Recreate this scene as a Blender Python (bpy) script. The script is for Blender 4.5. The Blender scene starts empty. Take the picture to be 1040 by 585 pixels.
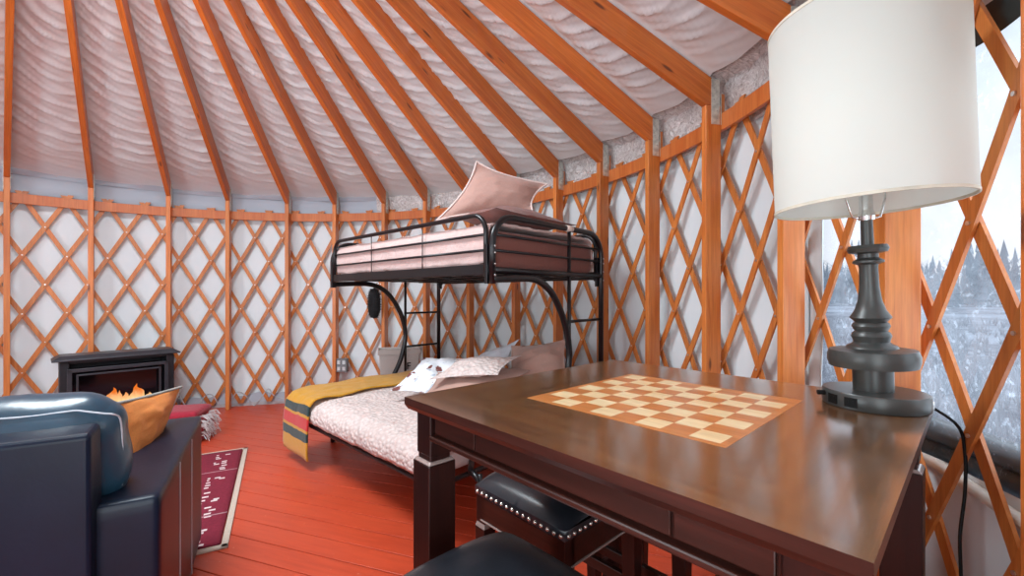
import bpy, math, random
from mathutils import Vector, Matrix, noise
from math import sin, cos, pi, sqrt, radians, atan2

random.seed(7)
SC = bpy.context.scene
COL = SC.collection

# ------------------------------------------------------------------ helpers
def nz(x, y, z=0.0):
    return noise.noise(Vector((x, y, z)))

class G:
    """collects geometry, then becomes one mesh object"""
    def __init__(s):
        s.v = []; s.f = []; s.m = []; s.mi = 0; s.M = None
    def add(s, vs, fs):
        o = len(s.v)
        for p in vs:
            p = Vector(p)
            s.v.append(s.M @ p if s.M is not None else p)
        for f in fs:
            s.f.append([i + o for i in f]); s.m.append(s.mi)
        return s
    def box(s, c, d, rz=0.0, R=None):
        hx, hy, hz = d[0] / 2, d[1] / 2, d[2] / 2
        vs = []
        for x, y, z in ((-1,-1,-1),(1,-1,-1),(1,1,-1),(-1,1,-1),(-1,-1,1),(1,-1,1),(1,1,1),(-1,1,1)):
            p = Vector((x * hx, y * hy, z * hz))
            if R is not None: p = R @ p
            elif rz: p = Matrix.Rotation(rz, 3, 'Z') @ p
            vs.append(p + Vector(c))
        return s.add(vs, [(0,3,2,1),(4,5,6,7),(0,1,5,4),(1,2,6,5),(2,3,7,6),(3,0,4,7)])
    def hexa(s, b, t):
        return s.add(list(b) + list(t), [(0,3,2,1),(4,5,6,7),(0,1,5,4),(1,2,6,5),(2,3,7,6),(3,0,4,7)])
    def tube(s, path, r, n=10, caps=True):
        path = [Vector(p) for p in path]
        N = len(path); rs = r if isinstance(r, (list, tuple)) else [r] * N
        up = None; vs = []
        for i, p in enumerate(path):
            t = (path[min(i + 1, N - 1)] - path[max(i - 1, 0)]).normalized()
            if up is None:
                up = Vector((0, 0, 1)) if abs(t.z) < 0.9 else Vector((1, 0, 0))
            a = t.cross(up)
            if a.length < 1e-6: a = t.orthogonal()
            a.normalize(); b = a.cross(t).normalized(); up = b
            for k in range(n):
                th = 2 * pi * k / n
                vs.append(p + (a * cos(th) + b * sin(th)) * rs[i])
        fs = []
        for i in range(N - 1):
            for k in range(n):
                fs.append((i*n+k, i*n+(k+1)%n, (i+1)*n+(k+1)%n, (i+1)*n+k))
        if caps:
            fs.append(tuple(range(n))[::-1]); fs.append(tuple((N-1)*n+k for k in range(n)))
        return s.add(vs, fs)
    def lathe(s, prof, n=48, c=(0, 0, 0), ax=1.0):
        vs = []; c = Vector(c)
        for r, z in prof:
            for k in range(n):
                th = 2 * pi * k / n
                vs.append(c + Vector((r * cos(th) * ax, r * sin(th), z)))
        fs = []
        for i in range(len(prof) - 1):
            for k in range(n):
                fs.append((i*n+k, i*n+(k+1)%n, (i+1)*n+(k+1)%n, (i+1)*n+k))
        return s.add(vs, fs)
    def grid(s, nu, nv, fn, closed_u=False):
        vs = [fn(i / nu, j / nv) for j in range(nv + 1) for i in range(nu + 1)]
        W = nu + 1
        fs = [(j*W+i, j*W+i+1, (j+1)*W+i+1, (j+1)*W+i) for j in range(nv) for i in range(nu)]
        return s.add(vs, fs)
    def puff(s, c, d, r, bulge=0.0, n=14, R=None, wob=0.0, sd=0.0):
        """soft rounded block"""
        h = Vector(d) / 2; c = Vector(c)
        r = min(r, h.x, h.y, h.z)
        for ax in range(3):
            for sg in (-1, 1):
                a1, a2 = (ax + 1) % 3, (ax + 2) % 3
                if sg < 0: a1, a2 = a2, a1
                def fn(u, v):
                    w = Vector((0, 0, 0)); w[ax] = sg
                    w[a1] = math.sin((u * 2 - 1) * pi / 2) ; w[a2] = math.sin((v * 2 - 1) * pi / 2)
                    p = Vector((w.x * h.x, w.y * h.y, w.z * h.z))
                    q = Vector([max(-(h[i] - r), min(h[i] - r, p[i])) for i in range(3)])
                    dd = p - q
                    p2 = q + dd.normalized() * r if dd.length > 1e-9 else p
                    if bulge:
                        k = Vector([1 - (w[i]) ** 2 for i in range(3)])
                        p2 = p2 + Vector((w.x * k.y * k.z, w.y * k.x * k.z, w.z * k.x * k.y)) * bulge
                    if wob:
                        nn = nz(p2.x * 9 + sd, p2.y * 9, p2.z * 9) * wob
                        p2 = p2 * (1 + 0) + (p2.normalized() * nn if p2.length > 1e-6 else p2)
                    if R is not None: p2 = R @ p2
                    return p2 + c
                s.grid(n, n, fn)
        return s
    def done(s, name, mats, parent=None, loc=None, rz=None, smooth=False, bevel=0.0, merge=False, segs=2, sharp=None):
        me = bpy.data.meshes.new(name)
        me.from_pydata([tuple(v) for v in s.v], [], s.f)
        if not isinstance(mats, (list, tuple)): mats = [mats]
        for m in mats: me.materials.append(m)
        for p, k in zip(me.polygons, s.m):
            p.material_index = k; p.use_smooth = smooth
        me.update()
        if merge:
            import bmesh
            bm = bmesh.new(); bm.from_mesh(me)
            bmesh.ops.remove_doubles(bm, verts=bm.verts, dist=1e-4)
            bmesh.ops.recalc_face_normals(bm, faces=bm.faces)
            bm.to_mesh(me); bm.free()
        if sharp: me.set_sharp_from_angle(angle=radians(sharp))
        o = bpy.data.objects.new(name, me); COL.objects.link(o)
        if parent: o.parent = parent
        if loc is not None: o.location = loc
        if rz is not None: o.rotation_euler = (0, 0, rz)
        if bevel:
            b = o.modifiers.new('bevel', 'BEVEL'); b.width = bevel; b.segments = segs
            b.limit_method = 'ANGLE'; b.angle_limit = radians(40)
        return o

def tag(o, label, cat, group=None, kind=None):
    if label: o['label'] = label
    if cat: o['category'] = cat
    if group: o['group'] = group
    if kind: o['kind'] = kind
    return o
def thing(name, label, cat, loc=(0, 0, 0), rz=0.0, group=None):
    o = bpy.data.objects.new(name, None); COL.objects.link(o)
    o.empty_display_size = 0.1
    o.location = loc; o.rotation_euler = (0, 0, rz)
    return tag(o, label, cat, group)
def struct(o):
    o['kind'] = 'structure'; return o
def dup(root, loc, rz, label, group):
    r = root.copy(); COL.objects.link(r); r.location = loc; r.rotation_euler = (0, 0, rz)
    r['label'] = label; r['group'] = group
    for ch in list(root.children):
        c = ch.copy(); COL.objects.link(c); c.parent = r
        for g in list(ch.children):
            d = g.copy(); COL.objects.link(d); d.parent = c
    return r

# ------------------------------------------------------------------ materials
def newmat(name):
    m = bpy.data.materials.new(name); m.use_nodes = True
    nt = m.node_tree; b = nt.nodes['Principled BSDF']
    return m, nt, b
def mixc(nt, fac, a, b):
    n = nt.nodes.new('ShaderNodeMix'); n.data_type = 'RGBA'
    for sock, val in ((n.inputs[0], fac), (n.inputs[6], a), (n.inputs[7], b)):
        if hasattr(val, 'is_linked') or hasattr(val, 'links'): nt.links.new(val, sock)
        elif isinstance(val, (int, float)): sock.default_value = val
        else: sock.default_value = (*val, 1)
    return n.outputs[2]
def ramp(nt, src, p0, p1, c0=0.0, c1=1.0):
    n = nt.nodes.new('ShaderNodeMapRange'); nt.links.new(src, n.inputs[0])
    n.inputs[1].default_value = p0; n.inputs[2].default_value = p1
    n.inputs[3].default_value = c0; n.inputs[4].default_value = c1
    return n.outputs[0]
def coords(nt, scale=(1, 1, 1), kind='Object', rot=(0, 0, 0)):
    t = nt.nodes.new('ShaderNodeTexCoord'); mp = nt.nodes.new('ShaderNodeMapping')
    nt.links.new(t.outputs[kind], mp.inputs[0])
    mp.inputs['Scale'].default_value = scale; mp.inputs['Rotation'].default_value = rot
    return mp.outputs[0]
def ntex(nt, vec, scale, detail=4, rough=0.5, dist=0.0):
    n = nt.nodes.new('ShaderNodeTexNoise')
    nt.links.new(vec, n.inputs['Vector'])
    n.inputs['Scale'].default_value = scale; n.inputs['Detail'].default_value = detail
    n.inputs['Roughness'].default_value = rough; n.inputs['Distortion'].default_value = dist
    return n.outputs[0]
def bump(nt, b, h, strength=0.3, dist=0.01):
    n = nt.nodes.new('ShaderNodeBump'); nt.links.new(h, n.inputs['Height'])
    n.inputs['Strength'].default_value = strength; n.inputs['Distance'].default_value = dist
    nt.links.new(n.outputs[0], b.inputs['Normal'])
def plain(name, col, rough=0.5, metal=0.0, noise_amt=0.12, nscale=20, bumpy=0.0, bscale=60, coat=0.0, spec=0.5, bd=0.004):
    m, nt, b = newmat(name)
    v = coords(nt)
    n = ntex(nt, v, nscale)
    f = ramp(nt, n, 0.3, 0.7)
    a = tuple(c * (1 - noise_amt) for c in col); c2 = tuple(min(1, c * (1 + noise_amt)) for c in col)
    nt.links.new(mixc(nt, f, a, c2), b.inputs['Base Color'])
    b.inputs['Roughness'].default_value = rough; b.inputs['Metallic'].default_value = metal
    b.inputs['Coat Weight'].default_value = coat; b.inputs['Specular IOR Level'].default_value = spec
    if bumpy: bump(nt, b, ntex(nt, v, bscale), bumpy, bd)
    return m
def wood(name, c1, c2, knot, axis='z', rough=0.42, scale=1.0, gloss=0.3, knots=True, roty=0.0):
    """long grain along one object axis"""
    m, nt, b = newmat(name)
    k = {'x': (0.7, 14, 14), 'y': (14, 0.7, 14), 'z': (14, 14, 0.7)}[axis]
    t = nt.nodes.new('ShaderNodeTexCoord'); oi = nt.nodes.new('ShaderNodeObjectInfo')
    add = nt.nodes.new('ShaderNodeVectorMath'); add.operation = 'MULTIPLY_ADD'
    cmb = nt.nodes.new('ShaderNodeCombineXYZ')
    for i in range(3): nt.links.new(oi.outputs['Random'], cmb.inputs[i])
    nt.links.new(cmb.outputs[0], add.inputs[0]); add.inputs[1].default_value = (7, 13, 19)
    ro = nt.nodes.new('ShaderNodeMapping'); ro.inputs['Rotation'].default_value = (0, roty, 0)
    nt.links.new(t.outputs['Object'], ro.inputs[0]); nt.links.new(ro.outputs[0], add.inputs[2])
    mp = nt.nodes.new('ShaderNodeMapping'); nt.links.new(add.outputs[0], mp.inputs[0])
    mp.inputs['Scale'].default_value = tuple(q * scale for q in k)
    n = ntex(nt, mp.outputs[0], 2.2, 5, 0.6, 0.6)
    n2 = ntex(nt, mp.outputs[0], 9.0, 3, 0.6, 0.2)
    f = ramp(nt, n, 0.35, 0.65)
    col = mixc(nt, f, c1, c2)
    f2 = ramp(nt, n2, 0.42, 0.75, 0.0, 0.45)
    col = mixc(nt, f2, col, tuple(q * 0.62 for q in c1))
    if knots:
        kk = {'x': (1.6, 7, 7), 'y': (7, 1.6, 7), 'z': (7, 7, 1.6)}[axis]
        mk = nt.nodes.new('ShaderNodeMapping'); nt.links.new(add.outputs[0], mk.inputs[0])
        mk.inputs['Scale'].default_value = kk
        vo = nt.nodes.new('ShaderNodeTexVoronoi'); nt.links.new(mk.outputs[0], vo.inputs['Vector'])
        vo.inputs['Scale'].default_value = 1.7
        fk = ramp(nt, vo.outputs['Distance'], 0.07, 0.13, 0.85, 0.0)
        col = mixc(nt, fk, col, knot)
    hv = nt.nodes.new('ShaderNodeHueSaturation')
    vr = ramp(nt, oi.outputs['Random'], 0, 1, 0.86, 1.14)
    nt.links.new(vr, hv.inputs['Value']); nt.links.new(col, hv.inputs['Color'])
    nt.links.new(hv.outputs[0], b.inputs['Base Color'])
    b.inputs['Roughness'].default_value = rough
    b.inputs['Coat Weight'].default_value = gloss; b.inputs['Coat Roughness'].default_value = 0.3
    bump(nt, b, n2, 0.15, 0.002)
    return m

WC1, WC2, WK = (0.58, 0.125, 0.016), (0.74, 0.215, 0.036), (0.10, 0.022, 0.008)
M_RAFTER = wood('rafter wood', WC1, WC2, WK, 'x', roty=math.atan(0.57))
M_POST = wood('post wood', (0.54, 0.135, 0.022), (0.68, 0.23, 0.05), WK, 'z')
M_SLAT = wood('slat wood', (0.50, 0.135, 0.024), (0.64, 0.22, 0.05), WK, 'z', knots=False)
M_RAIL = wood('rail wood', (0.56, 0.13, 0.024), (0.68, 0.21, 0.05), WK, 'z', knots=False)
M_GALV = plain('galvanised steel', (0.62, 0.64, 0.58), 0.42, 0.45, 0.25, 40)
M_RIVET = plain('rivet', (0.75, 0.75, 0.75), 0.3, 0.9)

def fabric_mat(name, col, trans, bstr, bscale, stretch=(1, 1, 1), rough=0.55, spec=0.4, bd=0.02, mottling=0.05):
    m, nt, b = newmat(name)
    v = coords(nt, stretch)
    n = ntex(nt, v, bscale, 5, 0.55, 0.4)
    a = tuple(c * (1 - mottling) for c in col)
    nt.links.new(mixc(nt, ramp(nt, n, 0.3, 0.7), a, col), b.inputs['Base Color'])
    b.inputs['Roughness'].default_value = rough; b.inputs['Specular IOR Level'].default_value = spec
    bump(nt, b, n, bstr, bd)
    if trans > 0:
        tr = nt.nodes.new('ShaderNodeBsdfTranslucent'); tr.inputs[0].default_value = (*col, 1)
        mx = nt.nodes.new('ShaderNodeMixShader'); mx.inputs[0].default_value = trans
        nt.links.new(b.outputs[0], mx.inputs[1]); nt.links.new(tr.outputs[0], mx.inputs[2])
        nt.links.new(mx.outputs[0], nt.nodes['Material Output'].inputs[0])
    return m
M_CANVAS = fabric_mat('wall canvas', (0.73, 0.80, 0.835), 0.0, 0.25, 3.0, (1.6, 1.6, 0.35), bd=0.02)
M_LINER = fabric_mat('ceiling liner', (0.76, 0.82, 0.845), 0.0, 0.25, 5.0, (1, 1, 1), 0.32, 0.5, bd=0.015)
M_GREY = fabric_mat('grey band fabric', (0.42, 0.47, 0.54), 0.0, 0.2, 4.0, bd=0.01)
def foil():
    m, nt, b = newmat('foil insulation')
    v = coords(nt)
    n = ntex(nt, v, 22, 6, 0.65, 2.2)
    nt.links.new(mixc(nt, ramp(nt, n, 0.35, 0.65), (0.50, 0.47, 0.45), (0.95, 0.94, 0.95)), b.inputs['Base Color'])
    b.inputs['Metallic'].default_value = 0.35; b.inputs['Roughness'].default_value = 0.22
    bump(nt, b, n, 0.9, 0.02)
    return m
M_FOIL = foil()

# ------------------------------------------------------------------ camera
F_PX, YH, EYE = 434.0, 299.5, 1.23
cam = bpy.data.cameras.new('camera'); co = bpy.data.objects.new('camera', cam); COL.objects.link(co)
co.location = (0, 0, EYE); co.rotation_euler = (pi / 2, 0, 0)
cam.sensor_fit = 'HORIZONTAL'; cam.sensor_width = 36; cam.lens = 36 * F_PX / 1040
cam.shift_y = (YH - 292.5) / 1040; cam.clip_start = 0.03; cam.clip_end = 2000
SC.camera = co
def PX(x, y, Y):
    return Vector(((x - 520) / F_PX * Y, Y, EYE + (YH - y) / F_PX * Y))

# ------------------------------------------------------------------ yurt frame of reference
CX, CY, A0, DA = -1.972, 1.704, -0.876, 2 * pi / 36
def ang(s): return A0 + DA * s
def P(s, r, z):
    a = ang(s); return Vector((CX + r * sin(a), CY + r * cos(a), z))
def rise(s):
    s = max(-2, min(16, s)); return 0.0055 * s
R_POST = 3.05
RT = 0.57                                   # roof slope
def rail_top(s): return 2.125 + rise(s)
def post_top(s): return 2.237
W0, W1, WZ0, WZ1 = 13.86, 16.3, 0.80, 1.93   # the clear window

# ---- floor
def floor_mat():
    m, nt, b = newmat('red painted boards')
    v = coords(nt, (1, 1, 1), 'Object', (0, 0, 0))
    sep = nt.nodes.new('ShaderNodeSeparateXYZ'); nt.links.new(v, sep.inputs[0])
    st = coords(nt, (1.2, 12, 1))
    n = ntex(nt, st, 3, 5, 0.6, 0.3)
    n2 = ntex(nt, v, 1.3, 3)
    # board id
    dv = nt.nodes.new('ShaderNodeMath'); dv.operation = 'DIVIDE'; dv.inputs[1].default_value = 0.127
    nt.links.new(sep.outputs[1], dv.inputs[0])
    fl = nt.nodes.new('ShaderNodeMath'); fl.operation = 'FLOOR'; nt.links.new(dv.outputs[0], fl.inputs[0])
    wn = nt.nodes.new('ShaderNodeTexWhiteNoise'); wn.noise_dimensions = '1D'; nt.links.new(fl.outputs[0], wn.inputs['W'])
    col = mixc(nt, ramp(nt, n, 0.3, 0.7), (0.47, 0.048, 0.017), (0.60, 0.075, 0.027))
    col = mixc(nt, ramp(nt, wn.outputs[0], 0, 1, 0, 0.35), col, (0.66, 0.085, 0.032))
    col = mixc(nt, ramp(nt, n2, 0.45, 0.7, 0, 0.35), col, (0.40, 0.05, 0.025))
    fine = ntex(nt, v, 60, 2)
    col = mixc(nt, ramp(nt, fine, 0.70, 0.76, 0, 0.5), col, (0.75, 0.35, 0.25))
    nt.links.new(col, b.inputs['Base Color'])
    b.inputs['Roughness'].default_value = 0.36
    bump(nt, b, n, 0.15, 0.004)
    return m
M_FLOOR = floor_mat()
M_GAP = plain('floor seam', (0.55, 0.16, 0.10), 0.5)
g = G(); th = radians(-18.5); pw = 0.127; RF = 3.3
Rm = Matrix.Rotation(th, 3, 'Z')
k = -int(RF / pw) - 1
ctr = Rm.inverted() @ Vector((CX, CY, 0))
while k * pw < RF:
    y0 = k * pw; y1 = y0 + pw - 0.004
    ym = max(abs(y0), abs(y1))
    if ym < RF:
        L = sqrt(RF * RF - ym * ym)
        g.box((ctr.x, ctr.y + (y0 + y1) / 2, -0.012), (2 * L, y1 - y0, 0.024))
    k += 1
fo = g.done('floor', M_FLOOR, rz=th, bevel=0.0025); struct(fo)
g = G(); n = 96
g.add([(CX + 3.4 * cos(2*pi*i/n), CY + 3.4 * sin(2*pi*i/n), -0.022) for i in range(n)] , [tuple(range(n))])
g.add([(CX + 3.4 * cos(2*pi*i/n), CY + 3.4 * sin(2*pi*i/n), -0.10) for i in range(n)] , [tuple(range(n))[::-1]])
struct(g.done('floor_base', M_GAP))

# ---- canvas walls (full circle, with the clear window left open)
def wall_r(s, z):
    return 3.225 + 0.010 * nz(s * 2.2, z * 0.5) + 0.006 * nz(s * 7, z * 0.9, 4) + 0.004 * sin(s * 9 + 2 * nz(s, z))
def wall(name, s0, s1, z0, z1, mat, step=0.08, zs=14):
    g = G(); nu = max(2, int((s1 - s0) / step)); 
    g.grid(nu, zs, lambda u, v: P(s0 + (s1 - s0) * u, wall_r(s0 + (s1 - s0) * u, z0 + (z1 - z0) * v), z0 + (z1 - z0) * v))
    o = g.done(name, mat, smooth=True); return struct(o)
wall('wall_left', -9, 3.5, 0, 2.16, M_CANVAS)
wall('wall_back', 3.5, 10.5, 0, 2.16, M_CANVAS)
wall('wall_right', 10.5, W0, 0, 2.16, M_CANVAS)
wall('wall_right_under_window', W0, W1, 0, WZ0 - 0.04, M_CANVAS)
wall('wall_right_above_window', W0, W1, WZ1, 2.16, M_CANVAS)
wall('wall_front', W1, 27, 0, 2.16, M_CANVAS, 0.3)

# grey band and foil band between rail and liner
def band(name, s0, s1, z0, z1, r0, r1, mat, amp, fr, nzv=8):
    g = G(); nu = int((s1 - s0) * 14)
    g.grid(nu, nzv, lambda u, v: P(s0 + (s1 - s0) * u,
        r0 + (r1 - r0) * v - 0.012 * sin(pi * v) + amp * nz((s0 + (s1 - s0) * u) * fr, v * 3, 2), z0 + (z1 - z0) * v))
    return struct(g.done(name, mat, smooth=True))
band('trim_1', -9, 5.8, 2.08, 2.31, 3.215, 3.20, M_GREY, 0.008, 2)
band('trim_2', -9, 5.8, 2.30, 2.47, 3.19, 3.15, M_GREY, 0.02, 2)
band('trim_3', 5.8, 27, 2.10, 2.50, 3.215, 3.17, M_FOIL, 0.03, 6, 12)

# ---- ceiling liner with swags
def liner_z(r): return 2.237 + 0.165 + 0.012 + (3.05 - r) * RT
def liner_edge(s):
    t = max(0.0, min(1.0, (s - 5.5) / 5.0)); t = t * t * (3 - 2 * t)
    b = s - math.floor(s)
    return 3.23 - t * (0.155 - 0.02 * 4 * b * (1 - b) + 0.012 * nz(s * 3, 1))
def liner_pt(s, r):
    b = s - math.floor(s); j = math.floor(s)
    sag = 4 * b * (1 - b)
    oj = 3 * nz(j * 1.7, 5)
    ph = 58 * (r - 0.27 * b + 0.12 * b * b) + oj + 2.2 * nz(s * 1.1, r * 1.1) + 0.8 * nz(s * 3.5, r * 3, 3)
    ph2 = 97 * (r - 0.36 * b + 0.10 * b * b) + 2 * oj + 2.0 * nz(s * 1.7, r * 1.5, 8)
    amp = 0.35 + 0.9 * abs(nz(s * 1.0, r * 1.7, 9)) + 0.35 * nz(j * 2.3, r * 2.6, 4)
    edge = min(1.0, 0.25 + sag * 1.6) * min(1.0, max(0.0, (3.16 - r) * 3))
    r1 = (1 - abs(sin(ph / 2))) ** 3.0; r2 = (1 - abs(sin(ph2 / 2))) ** 2.0
    dz = -0.034 * sag * min(1, max(0.0, (3.2 - r) * 3)) - 0.027 * edge * max(0.1, amp) * r1 - 0.012 * edge * r2 - 0.012 * edge * nz(s * 3, r * 5, 6)
    return P(s, r, liner_z(r) + dz)
g = G(); S0, S1 = -6, 16
def lin(u, v):
    ss = S0 + (S1 - S0) * u; re = liner_edge(ss)
    return liner_pt(ss, re - (re - 0.75) * v)
g.grid((S1 - S0) * 16, 260, lin)
g.grid(14 * 6, 24, lambda u, v: liner_pt(S1 + 14 * u, liner_edge(S1) - (liner_edge(S1) - 0.75) * v))
g2 = G()
g2.grid(30 * 14, 16, lambda u, v: P(5.8 + 28 * u, 3.25 - 0.42 * v, liner_z(3.25 - 0.42 * v) + 0.02 + 0.014 * nz(u * 150, v * 6, 3) + 0.008 * nz(u * 420, v * 14, 7)))
struct(g2.done('trim_8', M_FOIL, smooth=True))
struct(g.done('ceiling', M_LINER, smooth=True))

# central compression ring and skylight dome (above the frame)
g = G(); prof = [(0.80, 0.0), (0.70, 0.0), (0.70, 0.16), (0.80, 0.16), (0.80, 0.0)]
g.lathe(prof, 72, (CX, CY, liner_z(0.75) - 0.16))
struct(g.done('ceiling_ring', M_RAFTER, bevel=0.004))
def clear_mat(name, tint, gl=0.06, haze=0.0):
    m = bpy.data.materials.new(name); m.use_nodes = True; nt = m.node_tree; nt.nodes.clear()
    out = nt.nodes.new('ShaderNodeOutputMaterial'); t = nt.nodes.new('ShaderNodeBsdfTransparent'); t.inputs[0].default_value = (*tint, 1)
    gg = nt.nodes.new('ShaderNodeBsdfGlossy'); gg.inputs['Roughness'].default_value = 0.05
    mx = nt.nodes.new('ShaderNodeMixShader'); mx.inputs[0].default_value = gl
    nt.links.new(t.outputs[0], mx.inputs[1]); nt.links.new(gg.outputs[0], mx.inputs[2])
    last = mx.outputs[0]
    if haze:
        v = coords(nt, (1, 1, 1)); n = ntex(nt, v, 55, 3, 0.6); n2 = ntex(nt, v, 6, 3, 0.5)
        d = nt.nodes.new('ShaderNodeBsdfTranslucent'); d.inputs[0].default_value = (0.80, 0.87, 1, 1)
        f = ramp(nt, n, 0.56, 0.72, haze * 1.1, haze * 2.8); f2 = ramp(nt, n2, 0.3, 0.7, 0.4, 1.2)
        mu = nt.nodes.new('ShaderNodeMath'); mu.operation = 'MULTIPLY'; nt.links.new(f, mu.inputs[0]); nt.links.new(f2, mu.inputs[1])
        m2 = nt.nodes.new('ShaderNodeMixShader'); nt.links.new(mu.outputs[0], m2.inputs[0])
        nt.links.new(last, m2.inputs[1]); nt.links.new(d.outputs[0], m2.inputs[2]); last = m2.outputs[0]
    nt.links.new(last, out.inputs[0]); return m
M_VINYL = clear_mat('clear vinyl', (0.93, 0.96, 1.0), 0.05, 0.15)
M_DOME = clear_mat('clear dome', (0.97, 0.97, 0.97), 0.04)
g = G(); g.lathe([(0.78 * cos(t * pi / 20), 0.45 * sin(t * pi / 20)) for t in range(11)], 48, (CX, CY, liner_z(0.75)))
struct(g.done('window_2', M_DOME, smooth=True))

# window pane
g = G(); g.grid(50, 16, lambda u, v: P(W0 - 0.05 + (W1 - W0 + 0.1) * u, 3.235 + 0.004 * nz(u * 12, v * 5), WZ0 - 0.06 + (WZ1 - WZ0 + 0.1) * v))
struct(g.done('window_1', M_VINYL, smooth=True))
# rolled-up vinyl / zip flap below the window, and the dark strip above it
M_DGREEN = plain('dark green cover', (0.018, 0.03, 0.032), 0.35, 0, 0.3, 12, 0.3, 14)
M_CREAM = fabric_mat('cream hem', (0.72, 0.66, 0.58), 0.0, 0.3, 10)
g = G()
for rr, zz, rad in ((3.275, 0.835, 0.036), (3.285, 0.77, 0.04)):
    g.tube([P(s / 12, rr + 0.006 * nz(s * 0.4, zz), zz + 0.006 * nz(s * 0.3, 5) - 0.01 * sin((s / 12 - W0) * 2.1)) for s in range(int(W0 * 12 + 6), int(W1 * 12))], rad, 12)
tag(g.done('rolled_window_cover', M_DGREEN, smooth=True), 'dark green window cover rolled up under the clear window behind the lamp', 'window cover')
g = G()
g.tube([P(s / 12, 3.212, WZ0 - 0.045 - 0.05 * abs(sin(s / 12 * 1.9)) ) for s in range(int(W0 * 12), int(W1 * 12))], 0.016, 8)
struct(g.done('trim_4', M_CREAM, smooth=True))
g = G(); g.grid(40, 3, lambda u, v: P(W0 + (W1 - W0) * u, 3.215, WZ1 - 0.06 + 0.09 * v + 0.01 * sin(u * 20)))
struct(g.done('trim_5', M_DGREEN, smooth=True))
# gathered edge of the inner fabric at the left of the window
g = G(); g.grid(20, 14, lambda u, v: P(W0 - 0.12 + 0.30 * u + 0.05 * nz(v * 4, 3), 3.215 - 0.012 * sin(u * 14 + 2 * nz(v * 3, u * 2)), 0.02 + 2.1 * v))
struct(g.done('trim_6', M_CANVAS, smooth=True))
# base strip on the floor
g = G(); M_BASE = plain('grey base strip', (0.42, 0.41, 0.42), 0.6)
g.grid(200, 1, lambda u, v: P(-4 + 22 * u, 3.195, 0.0 + 0.035 * v)); g.grid(200, 1, lambda u, v: P(-4 + 22 * u, 3.195 + 0.02 * v, 0.035))
struct(g.done('baseboard_back', M_BASE))
# lower grey insulation lumps between lattice and canvas at the floor
g = G(); g.grid(300, 6, lambda u, v: P(-3 + 19 * u, 3.20 + 0.004 * nz(u * 80, v * 2), 0.03 + (0.10 + 0.05 * nz(u * 60, 1)) * v))
struct(g.done('trim_7', M_GREY, smooth=True))

# ---- rail on top of the lattice
g = G()
N = 21 * 8
def ringsec(s):
    z1 = rail_top(s); z0 = z1 - 0.089
    return [P(s, 3.140, z0), P(s, 3.163, z0), P(s, 3.163, z1), P(s, 3.140, z1)]
vs = []; fs = []
for i in range(N + 1):
    vs += ringsec(-4 + 21 * i / N)
for i in range(N):
    for k in range(4):
        fs.append((i*4+k, i*4+(k+1)%4, (i+1)*4+(k+1)%4, (i+1)*4+k))
fs += [(0,1,2,3), tuple(N*4+k for k in (3,2,1,0))]
g.add(vs, fs)
tag(g.done('top_rail', M_RAIL, bevel=0.002), 'curved orange wooden rail running round the wall above the lattice', 'rail')

# ---- posts
post_s = [-0.01, 0.95, 2.02, 2.97, 4.05, 5.0, 6.06, 7.0, 8.01, 9.07, 10.02, 10.97, 11.94, 12.93, 13.99, 14.93, 15.785]
plabels = [
 'wooden wall post at the left edge, left of the stove', 'wooden wall post rising behind the left end of the stove',
 'wooden wall post rising behind the right end of the stove', 'wooden wall post right of the stove, first from it',
 'wooden wall post midway between stove and bunk bed', 'wooden wall post at the foot corner of the bunk bed',
 'wooden wall post with the black fuzzy duster hanging on it', 'wooden wall post beside the far ladder of the bunk',
 'wooden wall post seen under the bunk, left of the white pillow', 'wooden wall post in the middle of the wall under the top bunk',
 'wooden wall post behind the bunk seen through the near arched frame', 'wooden wall post just right of the bunk bed end frame',
 'broad-faced wooden wall post, second to the right of the bunk', 'tall wooden wall post with knots, above the far table edge',
 'wooden wall post just left of the white lampshade', 'wide wooden wall post behind the lamp stem',
 'wooden post cut by the right edge of the picture']
for i, s in enumerate(post_s):
    g = G(); h = post_top(s)
    g.box((0, 0.0445, h / 2), (0.038, 0.089, h))
    r = R_POST
    if i == 16: r = 3.055
    if i == 15: 
        g = G(); g.box((0, 0.0445, h / 2), (0.075, 0.089, h))
    p = P(s, r, 0)
    o = g.done('wall_post', M_POST, loc=p, rz=-ang(s), bevel=0.003)
    tag(o, plabels[i], 'post', 'upright posts standing in front of the lattice wall')

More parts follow.
